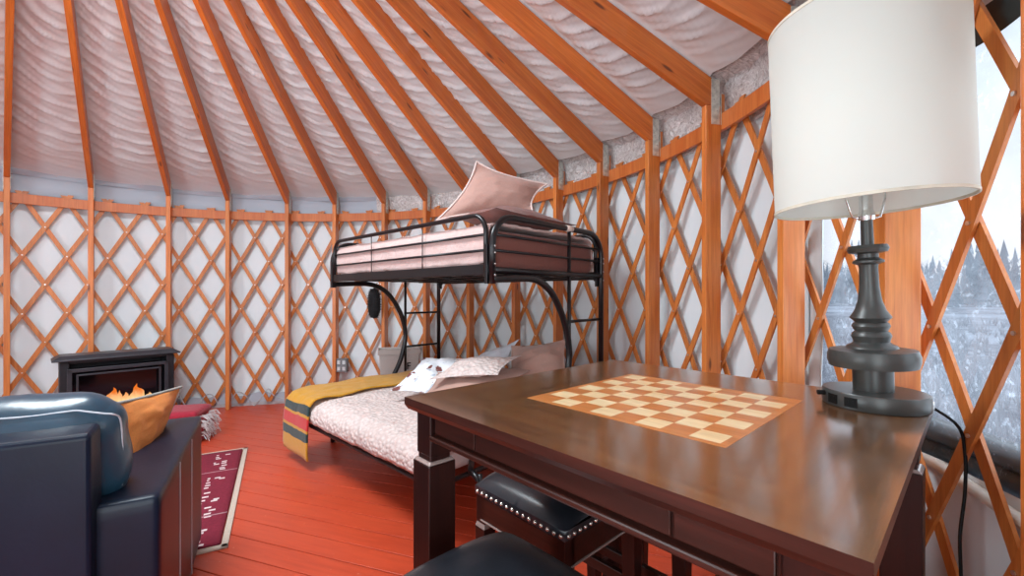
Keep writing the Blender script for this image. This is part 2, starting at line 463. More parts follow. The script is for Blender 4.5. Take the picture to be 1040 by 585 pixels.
# ---- rafters
rl = ['first rafter from the left edge of the picture, nearly vertical', 'second rafter from the left, above the left end of the stove',
 'third rafter from the left, above the right end of the stove', 'fourth rafter from the left, meeting the first post right of the stove',
 'fifth rafter from the left, meeting the post between stove and bunk', 'sixth rafter from the left, meeting the post at the foot of the bunk',
 'seventh rafter from the left, ending above the long bunk rail', 'eighth rafter from the left, ending at the post by the far ladder',
 'ninth rafter from the left, ending behind the leaning pillow left corner', 'tenth rafter from the left, ending just behind the big leaning pillow',
 'eleventh rafter from the left, ending just right of the leaning pillow', 'rafter ending above the near end frame of the bunk',
 'third rafter from the right, ending at the broad-faced post', 'second rafter from the right, pale with dark knots, left of the lampshade',
 'rightmost rafter, short piece disappearing at the lampshade']
tilt = math.atan(RT)
for i in range(15):
    s = post_s[i]
    t = thing('rafter', 'orange wooden ' + rl[i], 'rafter', P(s, 3.05, post_top(s)), -ang(s) - pi / 2, 'roof rafters')
    # local x runs up the slope towards the centre
    L = (3.05 - 0.79); r0 = -0.036; hgt = 0.165
    g = G()
    b = [(r0, -0.019, r0 * RT + 0.0), (L, -0.019, L * RT), (L, 0.019, L * RT), (r0, 0.019, r0 * RT)]
    b = [(r0, -0.019, 0.0), (0.0, -0.019, 0.0), (0.0, 0.019, 0.0), (r0, 0.019, 0.0)]
    vs = []
    for y in (-0.019, 0.019):
        vs += [(r0, y, 0.002), (0.0, y, 0.002), (L, y, L * RT), (L, y, L * RT + hgt), (r0, y, r0 * RT + hgt)]
    fs = [(0,1,2,3,4)[::-1], (5,6,7,8,9), (0,1,6,5), (1,2,7,6), (2,3,8,7), (3,4,9,8), (4,0,5,9)]
    g.add(vs, [f[::-1] for f in fs])
    g.done('beam', M_RAFTER, t, bevel=0.003)
    g = G()
    for y in (-0.0205, 0.0205):
        g.box((-0.055, y, 0.02), (0.048, 0.003, 0.24))
    g.box((-0.088, 0, -0.02), (0.004, 0.044, 0.16))
    g.mi = 1
    for y in (-0.023, 0.023):
        for zz in (-0.07, -0.03, 0.03, 0.09): g.box((-0.055 + (0.01 if zz > 0 else -0.008), y, zz), (0.006, 0.003, 0.006))
    b = g.done('bracket', [M_GALV, M_BASE], t); b['label'] = 'galvanised steel bracket at the rafter heel'
    g = G(); g.box((-0.102, 0, -0.02), (0.02, 0.038, 0.17)); g.done('block', M_POST, t, bevel=0.002)

# ---- lattice
lat = thing('lattice_wall', 'orange wooden lattice of crossed slats lining the canvas wall', 'lattice', (CX, CY, 0))
def warp(s):
    if s < 13.2: return s
    if s < 14.15: return 13.2 + (s - 13.2) * 0.94
    return 14.093 + (s - 14.15) * 0.89
ROW = 0.262
def build_slat(k, sg):
    # sg=+1: '/' family in front ; crossings at s = .15 + .5k on rows z = 1.06 + 2n*ROW
    g = G(); r0, r1 = (3.165, 3.174) if sg > 0 else (3.176, 3.185)
    w = 0.0175
    zlo, zhi = 0.02, 2.152 + 0.012 * random.random()
    sb = 0.15 + 0.5 * k
    c0 = P(sb + sg * 0.25 * 4.5, 3.17, 0); c0 = Vector((CX, CY, 0))
    n = 26; vs = []
    for i in range(n + 1):
        z = zlo + (zhi - zlo) * i / n
        s = sb + sg * 0.25 * (z - 1.06) / ROW
        # width direction, across the slat
        cw = cos(math.atan2(0.25 * DA * 3.17, ROW)); ds = w / cw / (DA * 3.17)
        for (q, r) in ((-1, r0), (1, r0), (1, r1), (-1, r1)):
            ss = warp(s + q * ds); zz = z + rise(s)
            vs.append(P(ss, r, zz) - c0)
    fs = []
    for i in range(n):
        for k4 in range(4):
            fs.append((i*4+k4, i*4+(k4+1)%4, (i+1)*4+(k4+1)%4, (i+1)*4+k4))
    fs += [(0,3,2,1), tuple(n*4+q for q in (0,1,2,3))]
    g.add(vs, fs)
    if sg > 0:
        g.mi = 1
        for row in range(-4, 5):
            z = 1.06 + row * ROW; s = sb + 0.25 * row
            if z < 0.03: continue
            p = P(warp(s), r0 - 0.0005, z + rise(s)) - c0; q = P(warp(s), r0 - 0.004, z + rise(s)) - c0
            g.tube([p, q], 0.0055, 8)
    g.done('slat', [M_SLAT, M_RIVET], lat)
for k in range(-9, 35):
    for sg in (1, -1):
        lo = min(0.15 + 0.5 * k - 1.05, 0.15 + 0.5 * k + 1.05)
        if lo > 16.2 or lo + 2.1 < -3.4: continue
        build_slat(k, sg)

# ------------------------------------------------------------------ outside
def ground_mat():
    m, nt, b = newmat('snowy scrub')
    v = coords(nt, (1, 1, 1)); n = ntex(nt, v, 0.35, 8, 0.75, 0.6); n2 = ntex(nt, v, 3.0, 6, 0.7); n3 = ntex(nt, v, 0.08, 3, 0.5)
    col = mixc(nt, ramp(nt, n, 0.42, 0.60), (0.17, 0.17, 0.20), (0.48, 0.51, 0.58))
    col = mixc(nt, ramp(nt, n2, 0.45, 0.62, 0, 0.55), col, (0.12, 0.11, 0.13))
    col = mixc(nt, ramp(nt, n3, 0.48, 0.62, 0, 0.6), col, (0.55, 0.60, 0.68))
    nt.links.new(col, b.inputs['Base Color']); b.inputs['Roughness'].default_value = 0.9
    bump(nt, b, n2, 0.5, 0.2)
    return m
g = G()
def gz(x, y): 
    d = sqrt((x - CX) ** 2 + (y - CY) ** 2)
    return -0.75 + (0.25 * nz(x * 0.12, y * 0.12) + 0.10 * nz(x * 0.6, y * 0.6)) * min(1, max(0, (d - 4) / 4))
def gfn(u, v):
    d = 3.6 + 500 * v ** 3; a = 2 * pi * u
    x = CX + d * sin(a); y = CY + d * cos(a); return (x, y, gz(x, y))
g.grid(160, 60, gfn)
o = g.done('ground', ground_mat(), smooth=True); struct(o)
M_TREE = plain('hazy conifer', (0.20, 0.235, 0.28), 0.9, 0, 0.25, 0.4)  # distance haze is mixed into this and the bare-tree colour
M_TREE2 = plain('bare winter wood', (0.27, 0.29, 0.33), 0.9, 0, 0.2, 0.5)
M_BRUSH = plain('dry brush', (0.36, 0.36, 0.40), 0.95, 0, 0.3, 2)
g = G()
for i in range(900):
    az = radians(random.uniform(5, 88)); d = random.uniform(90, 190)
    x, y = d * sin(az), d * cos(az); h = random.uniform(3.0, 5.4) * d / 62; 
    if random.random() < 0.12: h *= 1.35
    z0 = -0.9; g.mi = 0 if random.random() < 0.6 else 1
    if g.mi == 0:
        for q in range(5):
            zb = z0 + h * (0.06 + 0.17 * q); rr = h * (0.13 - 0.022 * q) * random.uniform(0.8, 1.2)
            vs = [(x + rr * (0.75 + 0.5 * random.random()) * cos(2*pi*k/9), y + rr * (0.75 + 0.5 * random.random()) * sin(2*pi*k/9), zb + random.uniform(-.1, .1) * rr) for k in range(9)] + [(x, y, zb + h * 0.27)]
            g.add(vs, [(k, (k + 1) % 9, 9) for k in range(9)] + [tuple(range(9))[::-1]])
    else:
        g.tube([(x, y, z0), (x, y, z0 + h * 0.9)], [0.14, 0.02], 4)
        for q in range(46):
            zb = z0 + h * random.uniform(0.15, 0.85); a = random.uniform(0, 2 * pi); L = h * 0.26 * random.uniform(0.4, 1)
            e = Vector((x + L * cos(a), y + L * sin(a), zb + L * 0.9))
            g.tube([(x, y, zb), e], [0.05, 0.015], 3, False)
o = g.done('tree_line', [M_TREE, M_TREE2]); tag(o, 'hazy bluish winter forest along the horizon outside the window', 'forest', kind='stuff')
g = G()
for i in range(2600):
    az = radians(random.uniform(18, 72)); d = 7 + 38 * random.random() ** 1.4
    x, y = d * sin(az), d * cos(az); z = gz(x, y)
    for q in range(5):
        a = random.uniform(0, 2 * pi); h = random.uniform(0.15, 0.5); l = h * random.uniform(0.1, 0.6)
        g.tube([(x, y, z - 0.05), (x + l * cos(a), y + l * sin(a), z + h)], [0.012 + 0.0006 * d, 0.004], 3, False)
o = g.done('scrub', M_BRUSH); tag(o, 'dry frosted scrub sticking out of the snowy field', 'scrub', kind='stuff')

# ------------------------------------------------------------------ game table
def table_top_mat(name, axis):
    m = wood(name, (0.088, 0.035, 0.011), (0.165, 0.071, 0.023), WK, axis, 0.22, 1.2, 1.0, False)
    b = m.node_tree.nodes['Principled BSDF']; b.inputs['Coat Roughness'].default_value = 0.14; b.inputs['Coat IOR'].default_value = 1.9
    return m
M_TTX = table_top_mat('table top grain x', 'x'); M_TTY = table_top_mat('table top grain y', 'y')
M_MAH = wood('dark mahogany', (0.013, 0.0035, 0.003), (0.024, 0.006, 0.0045), WK, 'z', 0.32, 1.0, 0.12, False)
M_MAHX = wood('dark mahogany long', (0.020, 0.0055, 0.0035), (0.042, 0.0105, 0.007), WK, 'x', 0.32, 1.0, 0.12, False)
for m_ in (M_MAH, M_MAHX): m_.node_tree.nodes['Principled BSDF'].inputs['Specular IOR Level'].default_value = 0.3
M_GLINT = plain('painted edge glint', (0.30, 0.22, 0.20), 0.2, 0.1)  # pale colour stands in for the glint on groove ledges and frame edges
M_BLIGHT = wood('maple square', (0.80, 0.58, 0.30), (0.88, 0.70, 0.42), WK, 'x', 0.28, 1, 0.3, False)
M_BDARK = wood('cherry square', (0.50, 0.155, 0.035), (0.62, 0.23, 0.06), WK, 'x', 0.28, 1, 0.3, False)
TH = 0.9614; TA = radians(-47.3); TS = 0.952
tb = thing('game_table', 'square dark brown counter-height wooden game table with inlaid chessboard', 'table', (0.389, 1.100, 0), TA)
h = TS / 2; q = 0.248                      # inlay half size
# top: four mitred boards
g = G()
zt, zb = TH, TH - 0.019
O = [(-h, -h), (h, -h), (h, h), (-h, h)]; I = [(-q, -q), (q, -q), (q, q), (-q, q)]
for k in range(4):
    g.mi = k % 2
    a, b = O[k], O[(k + 1) % 4]; c, d = I[(k + 1) % 4], I[k]
    g.add([(*a, zt), (*b, zt), (*c, zt), (*d, zt)], [(0, 1, 2, 3)])
g.mi = 2
for k in range(4):
    a, b = O[k], O[(k + 1) % 4]
    a2 = (a[0] * 0.985, a[1] * 0.985); b2 = (b[0] * 0.985, b[1] * 0.985)
    g.add([(*a, zb), (*b, zb), (*b, zt), (*a, zt)], [(0, 1, 2, 3)])
    g.add([(*a, zb), (*b, zb), (*b2, zb - 0.012), (*a2, zb - 0.012)], [(3, 2, 1, 0)])
a2 = [(x * 0.985, y * 0.985, zb - 0.010) for x, y in O]; g.add(a2, [(3, 2, 1, 0)])
g.add([(*p, zt - 0.004) for p in I], [(0, 1, 2, 3)])
g.done('tabletop', [M_TTX, M_TTY, M_MAHX], tb, merge=True)
# inlaid chessboard
g = G(); bo = 0.015; sq = (2 * q - 2 * bo) / 8
g.mi = 1
for (x0, y0, x1, y1) in ((-q, -q, q, -q + bo), (-q, q - bo, q, q), (-q, -q + bo, -q + bo, q - bo), (q - bo, -q + bo, q, q - bo)):
    g.box(((x0 + x1) / 2, (y0 + y1) / 2, zt - 0.001), (x1 - x0, y1 - y0, 0.003))
for i in range(8):
    for j in range(8):
        g.mi = (i + j + 1) % 2
        g.box((-q + bo + (i + .5) * sq, -q + bo + (j + .5) * sq, zt - 0.001), (sq, sq, 0.003))
b = g.done('chessboard', [M_BLIGHT, M_BDARK], tb); b['label'] = 'inlaid chessboard of pale maple and orange cherry squares'
# apron, mouldings, drawer fronts
ap0, ap1 = TH - 0.029, TH - 0.088; ih = h - 0.038
g = G()
for k in range(4):
    R = Matrix.Rotation(k * pi / 2, 3, 'Z')
    c = R @ Vector((0, -ih + 0.011, (ap0 + ap1) / 2)); g.box(c, (2 * ih, 0.022, ap0 - ap1), R=R)
    c = R @ Vector((0, -ih - 0.001, ap1 - 0.006)); g.box(c, (2 * ih - 0.09, 0.030, 0.014), R=R)
g.done('apron', M_MAHX, tb, bevel=0.004)
for k in range(4):
    R = Matrix.Rotation(k * pi / 2, 3, 'Z')
    for x0, x1, nm in ((-0.380, -0.219, 'apron_panel'), (-0.215, 0.245, 'drawer'), (0.249, 0.380, 'apron_panel')):
        g = G(); c = R @ Vector(((x0 + x1) / 2, -ih - 0.001, (ap0 + ap1) / 2 + 0.002)); g.box(c, (x1 - x0, 0.009, 0.052), R=R)
        g.done(nm, M_MAHX, tb, bevel=0.002)
for sx in (-1, 1):
    for sy in (-1, 1):
        g = G(); lx, ly = sx * (h - 0.056), sy * (h - 0.056)
        g.box((lx, ly, (0.818 + TH - 0.029) / 2), (0.065, 0.065, TH - 0.029 - 0.818))
        g.box((lx, ly, 0.811), (0.060, 0.060, 0.017))
        g.box((lx, ly, 0.3995), (0.080, 0.080, 0.799))
        g.mi = 1
        t0, t1 = 0.0402, 0.034
        g.hexa([(lx - t0, ly - t0, 0.799), (lx + t0, ly - t0, 0.799), (lx + t0, ly + t0, 0.799), (lx - t0, ly + t0, 0.799)],
               [(lx - t1, ly - t1, 0.806), (lx + t1, ly - t1, 0.806), (lx + t1, ly + t1, 0.806), (lx - t1, ly + t1, 0.806)])
        g.done('leg', [M_MAH, M_GLINT], tb, bevel=0.003)

# ------------------------------------------------------------------ stools
M_LEA = plain('black leather', (0.012, 0.014, 0.019), 0.30, 0, 0.3, 12, 0.12, 140, spec=0.6, bd=0.002)
M_NAIL = plain('nailhead', (0.62, 0.56, 0.50), 0.25, 0.9)
def make_stool(loc, rz, label):
    t = thing('bar_stool', label, 'stool', loc, rz, 'backless leather stools at the game table')
    hs = 0.19
    g = G()
    n = 28
    def top(u, v):
        x, y = (u * 2 - 1), (v * 2 - 1)
        k = (1 - abs(x) ** 3.2) * (1 - abs(y) ** 3.2); k = max(0, k) ** 0.5
        z = 0.607 + 0.052 * k + 0.010 * x * x * (1 - y * y)
        return (x * hs * 1.01, y * hs * 1.01, z)
    g.grid(n, n, top)
    for k in range(4):
        R = Matrix.Rotation(k * pi / 2, 3, 'Z')
        g.grid(6, 2, lambda u, v: R @ Vector(((u * 2 - 1) * hs * 1.01, -hs * 1.01, 0.580 + 0.027 * v)))
    g.done('seat', M_LEA, t, smooth=True, merge=True)
    g = G()
    for k in range(4):
        R = Matrix.Rotation(k * pi / 2, 3, 'Z')
        for i in range(16):
            c = R @ Vector(((-1 + (i + .5) / 8) * hs, -hs * 1.015, 0.591))
            nrm = R @ Vector((0, -1, 0))
            g.M = Matrix.Translation(c) @ nrm.to_track_quat('Z', 'Y').to_matrix().to_4x4()
            g.lathe([(0.0062, 0), (0.0052, 0.003), (0.0028, 0.0048), (0.0002, 0.0052)], 8)
    g.M = None
    g.done('nailhead_trim', M_NAIL, t, smooth=True)
    g = G()
    for k in range(4):
        R = Matrix.Rotation(k * pi / 2, 3, 'Z')
        g.box(R @ Vector((0, -hs + 0.011, 0.540)), (2 * hs - 0.05, 0.02, 0.072), R=R)
    g.box((0, 0, 0.587), (2 * hs - 0.01, 2 * hs - 0.01, 0.016))
    g.mi = 1
    for k in range(4):
        R = Matrix.Rotation(k * pi / 2, 3, 'Z')
        g.box(R @ Vector((0, -hs + 0.006, 0.502)), (2 * hs - 0.05, 0.018, 0.005), R=R)
    g.done('seat_frame', [M_MAHX, M_GLINT], t, bevel=0.002)
    for sx in (-1, 1):
        for sy in (-1, 1):
            g = G(); x, y = sx * (hs - 0.022), sy * (hs - 0.022)
            g.box((x, y, 0.535), (0.042, 0.042, 0.09))
            g.hexa([(x + a * 0.017, y + b * 0.017, 0.0) for a, b in ((-1,-1),(1,-1),(1,1),(-1,1))], [(x + a * 0.024, y + b * 0.024, 0.475) for a, b in ((-1,-1),(1,-1),(1,1),(-1,1))])
            g.mi = 1
            g.hexa([(x + a * 0.0242, y + b * 0.0242, 0.475) for a, b in ((-1,-1),(1,-1),(1,1),(-1,1))], [(x + a * 0.020, y + b * 0.020, 0.490) for a, b in ((-1,-1),(1,-1),(1,1),(-1,1))])
            g.done('leg', [M_MAH, M_GLINT], t, bevel=0.002)
    for k in range(4):
        R = Matrix.Rotation(k * pi / 2, 3, 'Z'); z = 0.20 if k % 2 else 0.30
        g = G(); g.box(R @ Vector((0, -hs + 0.022, z)), (2 * hs - 0.086, 0.02, 0.035), R=R); g.done('stretcher', M_MAHX, t, bevel=0.002)
    return t
st = make_stool((0.150, 1.392, 0), TA, 'black leather stool with nailhead trim fully visible under the table by its left leg')
dup(st, (0.545, 1.585, 0), TA, 'dark stool under the far side of the table, only its legs showing', 'backless leather stools at the game table')
dup(st, (-0.03, 0.850, 0), TA, 'nearest black leather stool seat, cut by the bottom edge in front of the table', 'backless leather stools at the game table')
#dup(st, (0.985, 0.865, 0), TA, 'black leather stool tucked at the right side under the near table corner', 'backless leather stools at the game table')

# ------------------------------------------------------------------ table lamp
M_LAMP = plain('dark bronze grey lamp metal', (0.050, 0.052, 0.050), 0.36, 0.25, 0.12, 15)
THL = 0.914
LB = Vector((1.035, 1.222, THL))
lp = thing('table_lamp', 'large grey turned-metal table lamp with white drum shade on the table', 'lamp', (LB.x * 0.85, LB.y * 0.85, TH + 0.0005))
lp.scale = (0.85, 0.85, 0.85)
TL = Matrix.Rotation(radians(-2.3), 4, 'Y')          # the lamp leans a little
g = G()
g.lathe([(0.0, 0.0), (0.118, 0.0), (0.121, 0.004), (0.121, 0.040), (0.118, 0.044), (0.0, 0.045)], 64)
g.done('base', M_LAMP, lp, smooth=True, sharp=38)
M_SOCK = plain('black socket', (0.004, 0.004, 0.004), 0.5, spec=0.2)
for a in (182, 206):
    g = G(); c = Vector((0.1195 * cos(radians(a)), 0.1195 * sin(radians(a)), 0.021))
    R = Matrix.Rotation(radians(a), 3, 'Z')
    g.box(c, (0.006, 0.030, 0.026), R=R)
    for dy in (-0.006, 0.006):
        g.box(c + R @ Vector((0.003, dy, 0.002)), (0.002, 0.003, 0.009), R=R)
    g.done('power_outlet', M_SOCK, lp)
g = G(); g.tube([(-0.119, 0.03, 0.03), (-0.137, 0.034, 0.03)], 0.007, 12); g.done('switch_knob', M_SOCK, lp)
def zy(y): return EYE + (YH - y) / F_PX * 1.222 - THL
g = G(); g.M = TL
prof = [(0.0, 0.043), (0.046, 0.043), (0.047, zy(372)), (0.100, zy(371.5)), (0.104, zy(366)), (0.104, zy(360)), (0.099, zy(355)), (0.060, zy(353)),
        (0.057, zy(351)), (0.046, zy(349)), (0.041, zy(347)), (0.043, zy(344)), (0.046, zy(341)), (0.043, zy(338)), (0.037, zy(336)), (0.041, zy(333.5)), (0.044, zy(331)), (0.041, zy(328.5)),
        (0.036, zy(327)), (0.041, zy(325)), (0.048, zy(322.5)), (0.045, zy(320.5)), (0.036, zy(315)), (0.028, zy(306)), (0.023, zy(292)), (0.0215, zy(272)), (0.023, zy(269)),
        (0.036, zy(267)), (0.036, zy(265)), (0.024, zy(262)), (0.024, zy(258)), (0.044, zy(256.5)), (0.048, zy(253)), (0.044, zy(249.5)), (0.015, zy(249)), (0.014, zy(224)), (0.0, zy(224))]
prof = [(r, z * 1.0) for r, z in prof]
g.lathe(prof, 56)
g.done('stem', M_LAMP, lp, smooth=True, sharp=38)
M_CHROME = plain('brushed nickel', (0.7, 0.7, 0.7), 0.2, 1.0)
M_CLEAR = clear_mat('clear harp', (0.92, 0.95, 0.96), 0.22)
g = G(); g.M = TL; z0 = zy(224)
g.lathe([(0.0, z0), (0.018, z0), (0.020, z0 + 0.012), (0.016, z0 + 0.03), (0.016, z0 + 0.07), (0.0, z0 + 0.07)], 24)
g.done('socket', M_CHROME, lp, smooth=False)
g = G(); g.M = TL
for sx in (-1, 1):
    g.tube([(sx * 0.012, 0, z0 + 0.004), (sx * 0.04, 0, z0 + 0.01), (sx * 0.055, 0, z0 + 0.06), (sx * 0.06, 0, z0 + 0.2), (sx * 0.04, 0, z0 + 0.33), (0, 0, z0 + 0.36)], 0.003, 8)
g.done('harp', M_CHROME, lp, smooth=True)
g = G(); g.M = TL
g.lathe([(0.014, z0 + 0.07), (0.016, z0 + 0.085), (0.030, z0 + 0.115), (0.032, z0 + 0.135), (0.022, z0 + 0.16), (0.0005, z0 + 0.17)], 24)
M_BULB = plain('frosted bulb', (0.9, 0.9, 0.88), 0.3)
g.done('bulb', M_BULB, lp, smooth=True)
def shade_mat():
    m, nt, b = newmat('white linen shade')
    v = coords(nt, (1, 1, 1)); n = ntex(nt, v, 220, 2)
    b.inputs['Base Color'].default_value = (0.82, 0.835, 0.79, 1); b.inputs['Roughness'].default_value = 0.8
    bump(nt, b, n, 0.1, 0.001)
    tr = nt.nodes.new('ShaderNodeBsdfTranslucent'); tr.inputs[0].default_value = (0.90, 0.91, 0.87, 1)
    mx = nt.nodes.new('ShaderNodeMixShader'); mx.inputs[0].default_value = 0.42
    nt.links.new(b.outputs[0], mx.inputs[1]); nt.links.new(tr.outputs[0], mx.inputs[2])
    nt.links.new(mx.outputs[0], nt.nodes['Material Output'].inputs[0]); return m
zs0, zs1 = 1.482 - THL, 2.02 - THL
g = G(); g.M = TL
g.lathe([(0.222, zs0), (0.222, zs1), (0.2205, zs1), (0.2205, zs0), (0.222, zs0)], 80)
sh = g.done('lamp_shade', shade_mat(), lp, smooth=True); 
M_TRIMC = plain('cream shade trim', (0.62, 0.58, 0.48), 0.8)
for z in (zs0, zs1 - 0.008):
    g = G(); g.M = TL; g.lathe([(0.2195, z), (0.2235, z), (0.2235, z + 0.008), (0.2195, z + 0.008), (0.2195, z)], 80); g.done('shade_trim', M_TRIMC, sh)
g = G(); pts = []
ctrl = [Vector((1.150, 1.262, THL + 0.018)), Vector((1.195, 1.29, THL + 0.020)), Vector((1.25, 1.30, THL - 0.01)), PX(972, 432, 1.26), PX(980, 460, 1.25), PX(980, 500, 1.24), PX(975, 545, 1.235), PX(976, 590, 1.23), PX(974, 640, 1.22), PX(965, 700, 1.2)]
def spline(ctrl, n=8):
    out = []
    for i in range(len(ctrl) - 1):
        p0 = ctrl[max(i - 1, 0)]; p1 = ctrl[i]; p2 = ctrl[i + 1]; p3 = ctrl[min(i + 2, len(ctrl) - 1)]
        for k in range(n):
            t = k / n
            out.append(0.5 * ((2 * p1) + (p2 - p0) * t + (2 * p0 - 5 * p1 + 4 * p2 - p3) * t * t + (3 * p1 - p0 - 3 * p2 + p3) * t ** 3))
    out.append(ctrl[-1]); return out
g.tube([p - LB for p in spline(ctrl)], 0.0042, 8)
g.done('power_cord', M_SOCK, lp, smooth=True)

# ------------------------------------------------------------------ bunk bed
M_BLK = plain('black enamel tube', (0.008, 0.008, 0.010), 0.28, 0.2, 0.1, spec=0.6)
M_BOLT = plain('bolt cap', (0.6, 0.6, 0.6), 0.3, 0.8)
BX, BY, BA = -0.105, 2.28, radians(47.2)
BW, BL = 1.10, 1.90
Rb = Matrix.Rotation(BA, 3, 'Z')
def BW2(x, y, z): return Rb @ Vector((x, y, 0)) + Vector((BX, BY, z))
def toB(p): q = Rb.inverted() @ (Vector(p) - Vector((BX, BY, 0))); return q
bk = thing('bunk_bed', 'black metal tube bunk bed with arched ends, twin bunk over a wider futon', 'bunk bed', (BX, BY, 0), BA)
tr = 0.0185
def arcpts(c, r, a0, a1, n, f): return [f(c, r, radians(a0 + (a1 - a0) * i / n)) for i in range(n + 1)]
for ye, nm in ((0.0, 'near'), (BL, 'far')):
    g = G(); rc = 0.16; zt = 1.662
    # upper arch with rounded corners
    path = [(0, ye, 1.29), (0, ye, zt - rc)] + [(rc - rc * cos(a * pi / 16), ye, zt - rc + rc * sin(a * pi / 16)) for a in range(1, 9)]
    path += [(BW - rc + rc * sin(a * pi / 16), ye, zt - rc + rc * cos(a * pi / 16)) for a in range(0, 9)] + [(BW, ye, 0.0)]
    g.tube(path, tr, 14)
    g.done('end_arch', M_BLK, bk, smooth=True)
    g = G()
    for z in (1.555, 1.470): g.tube([(0.01, ye, z), (BW - 0.01, ye, z)], 0.008, 10)
    g.done('end_rail', M_BLK, bk, smooth=True)
    g = G(); g.tube([(0, ye, 1.365), (BW, ye, 1.365)], 0.016, 12); g.done('cross_bar', M_BLK, bk, smooth=True)
    g = G()
    ctrl = [Vector(p) for p in ((0.0, ye, 1.315), (0.16, ye, 1.325), (0.33, ye, 1.325), (0.45, ye, 1.288), (0.545, ye, 1.215), (0.65, ye, 1.06), (0.70, ye, 0.90), (0.695, ye, 0.76), (0.62, ye, 0.55), (0.45, ye, 0.32), (0.22, ye, 0.13), (0.0, ye, 0.02))]
    g.tube(spline(ctrl, 6), 0.021, 14); g.done('curved_leg', M_BLK, bk, smooth=True)
    g = G(); g.tube([(0.705, ye - 0.0, 0.03), (0.705, ye, zt)], 0.012, 12); g.done('ladder_rail', M_BLK, bk, smooth=True)
    for z in (0.42, 0.735, 1.055):
        g = G(); g.tube([(0.705, ye, z), (BW, ye, z)], 0.010, 10); g.done('rung', M_BLK, bk, smooth=True)
    g = G(); g.tube([(0.0, ye, 0.06), (BW, ye, 0.06)], 0.014, 10); g.tube([(0.0, ye, 0.0), (0.0, ye, 0.17)], 0.018, 12); g.done('foot', M_BLK, bk, smooth=True)
# stub plates with bolts at the four corners
for ye in (0.0, BL):
    for x in (0.0, BW):
        g = G(); sg = 1 if ye == 0 else -1
        g.box((x - 0.004, ye + sg * 0.028, 1.395), (0.038, 0.020, 0.21))
        g.mi = 1
        for z in (1.335, 1.395, 1.455, 1.49): g.tube([(x + (-0.0) , ye - sg * 0.018, z), (x, ye - sg * 0.0235, z)], 0.006, 8)
        g.done('corner_bracket', [M_BLK, M_BOLT], bk, bevel=0.002)
# long sides of the upper bunk
for x in (-0.004, BW):
    g = G(); g.box((x, BL / 2, 1.368), (0.022, BL - 0.03, 0.058)); g.done('side_bar', M_BLK, bk, bevel=0.004)
    g = G(); rc = 0.10; zt = 1.668; y0, y1 = 0.045, BL - 0.045
    path = [(x, y0, 1.33), (x, y0, zt - rc)] + [(x, y0 + rc - rc * cos(a * pi / 16), zt - rc + rc * sin(a * pi / 16)) for a in range(1, 9)]
    path += [(x, y1 - rc + rc * sin(a * pi / 16), zt - rc + rc * cos(a * pi / 16)) for a in range(0, 9)] + [(x, y1, 1.33)]
    g.tube(path, 0.014, 12); g.done('guard_rail', M_BLK, bk, smooth=True)
    g = G()
    for z in (1.557, 1.472): g.tube([(x, y0, z), (x, y1, z)], 0.0075, 10)
    for y in (0.62, 1.25): g.tube([(x - 0.004, y, 1.39), (x - 0.004, y, zt)], 0.0035, 8)
    g.done('guard_bars', M_BLK, bk, smooth=True)
# deck of the upper bunk
g = G()
for i in range(9): g.box((BW / 2, 0.12 + i * 0.21, 1.356), (BW - 0.03, 0.03, 0.012))
for x in (0.25, 0.55, 0.85): g.box((x, BL / 2, 1.348), (0.02, BL - 0.05, 0.006))
g.box((0.55, 0.28, 1.366), (0.9, 0.4, 0.006))
g.done('upper_deck', M_BLK, bk)
# tape on the near end arch
g = G(); g.tube([(0.665, 0, 1.662), (0.735, 0, 1.662)], 0.0205, 14); b = g.done('tape', plain('cloth tape', (0.72, 0.62, 0.56), 0.7), bk, smooth=True); b['label'] = 'pale cloth tape wrapped round the end arch'
# futon frame
g = G()
fx0, fx1, fy0, fy1, fz = -0.345, 0.98, 0.05, 1.80, 0.30
g.tube([(fx0, fy0, fz), (fx0, fy1, fz), (fx1, fy1, fz), (fx1, fy0, fz), (fx0, fy0, fz)], 0.014, 10)
for i in range(8): g.box(((fx0 + fx1) / 2, 0.2 + i * 0.21, fz), (fx1 - fx0, 0.03, 0.01))
g.done('futon_frame', M_BLK, bk, smooth=False)
for y in (0.0, BL):
    g = G(); g.tube([(0.05, y, 0.06), (0.05, y, 0.30)], 0.016, 10); g.tube([(0.05, y, 0.28), (0.3, y + (0.04 if y == 0 else -0.06), 0.28)], 0.014, 10); g.done('hinge_arm', M_BLK, bk, smooth=True)
g = G(); c = toB(PX(478, 478, 2.18)); g.tube([c + Vector((-0.03, -0.11, -0.02)), c, c + Vector((0.06, 0.06, 0.02))], 0.016, 10); g.tube([c + Vector((-.03, -.12, -.06)), c + Vector((-.03, -.1, .02))], 0.012, 8)
g.done('hinge', M_BLK, bk, smooth=True)

# mattresses and bedding (top-level things on the bed)
def fab(name, col, scale=200, bs=0.25, rough=0.85, amt=0.08, sheen=0.2, folds=0.0):
    m, nt, b = newmat(name); v = coords(nt)
    n = ntex(nt, v, scale, 2); n2 = ntex(nt, v, 7, 4, 0.6, 0.6)
    a = tuple(c * (1 - amt) for c in col); c2 = tuple(min(1, c * (1 + amt)) for c in col)
    nt.links.new(mixc(nt, ramp(nt, n, 0.3, 0.7), a, c2), b.inputs['Base Color'])
    b.inputs['Roughness'].default_value = rough; b.inputs['Sheen Weight'].default_value = sheen
    ad = nt.nodes.new('ShaderNodeMath'); ad.operation = 'MULTIPLY_ADD'; nt.links.new(n2, ad.inputs[0]); ad.inputs[1].default_value = 4.0 * (1 + folds); nt.links.new(n, ad.inputs[2])
    bump(nt, b, ad.outputs[0], bs, 0.006)
    return m
M_BROWN = fab('brown sheet', (0.20, 0.066, 0.050))
M_PINK = fab('pale pink comforter', (0.66, 0.47, 0.44), folds=1.5, bs=0.45)
M_MAUVE = fab('dusty rose pillow', (0.46, 0.27, 0.225))
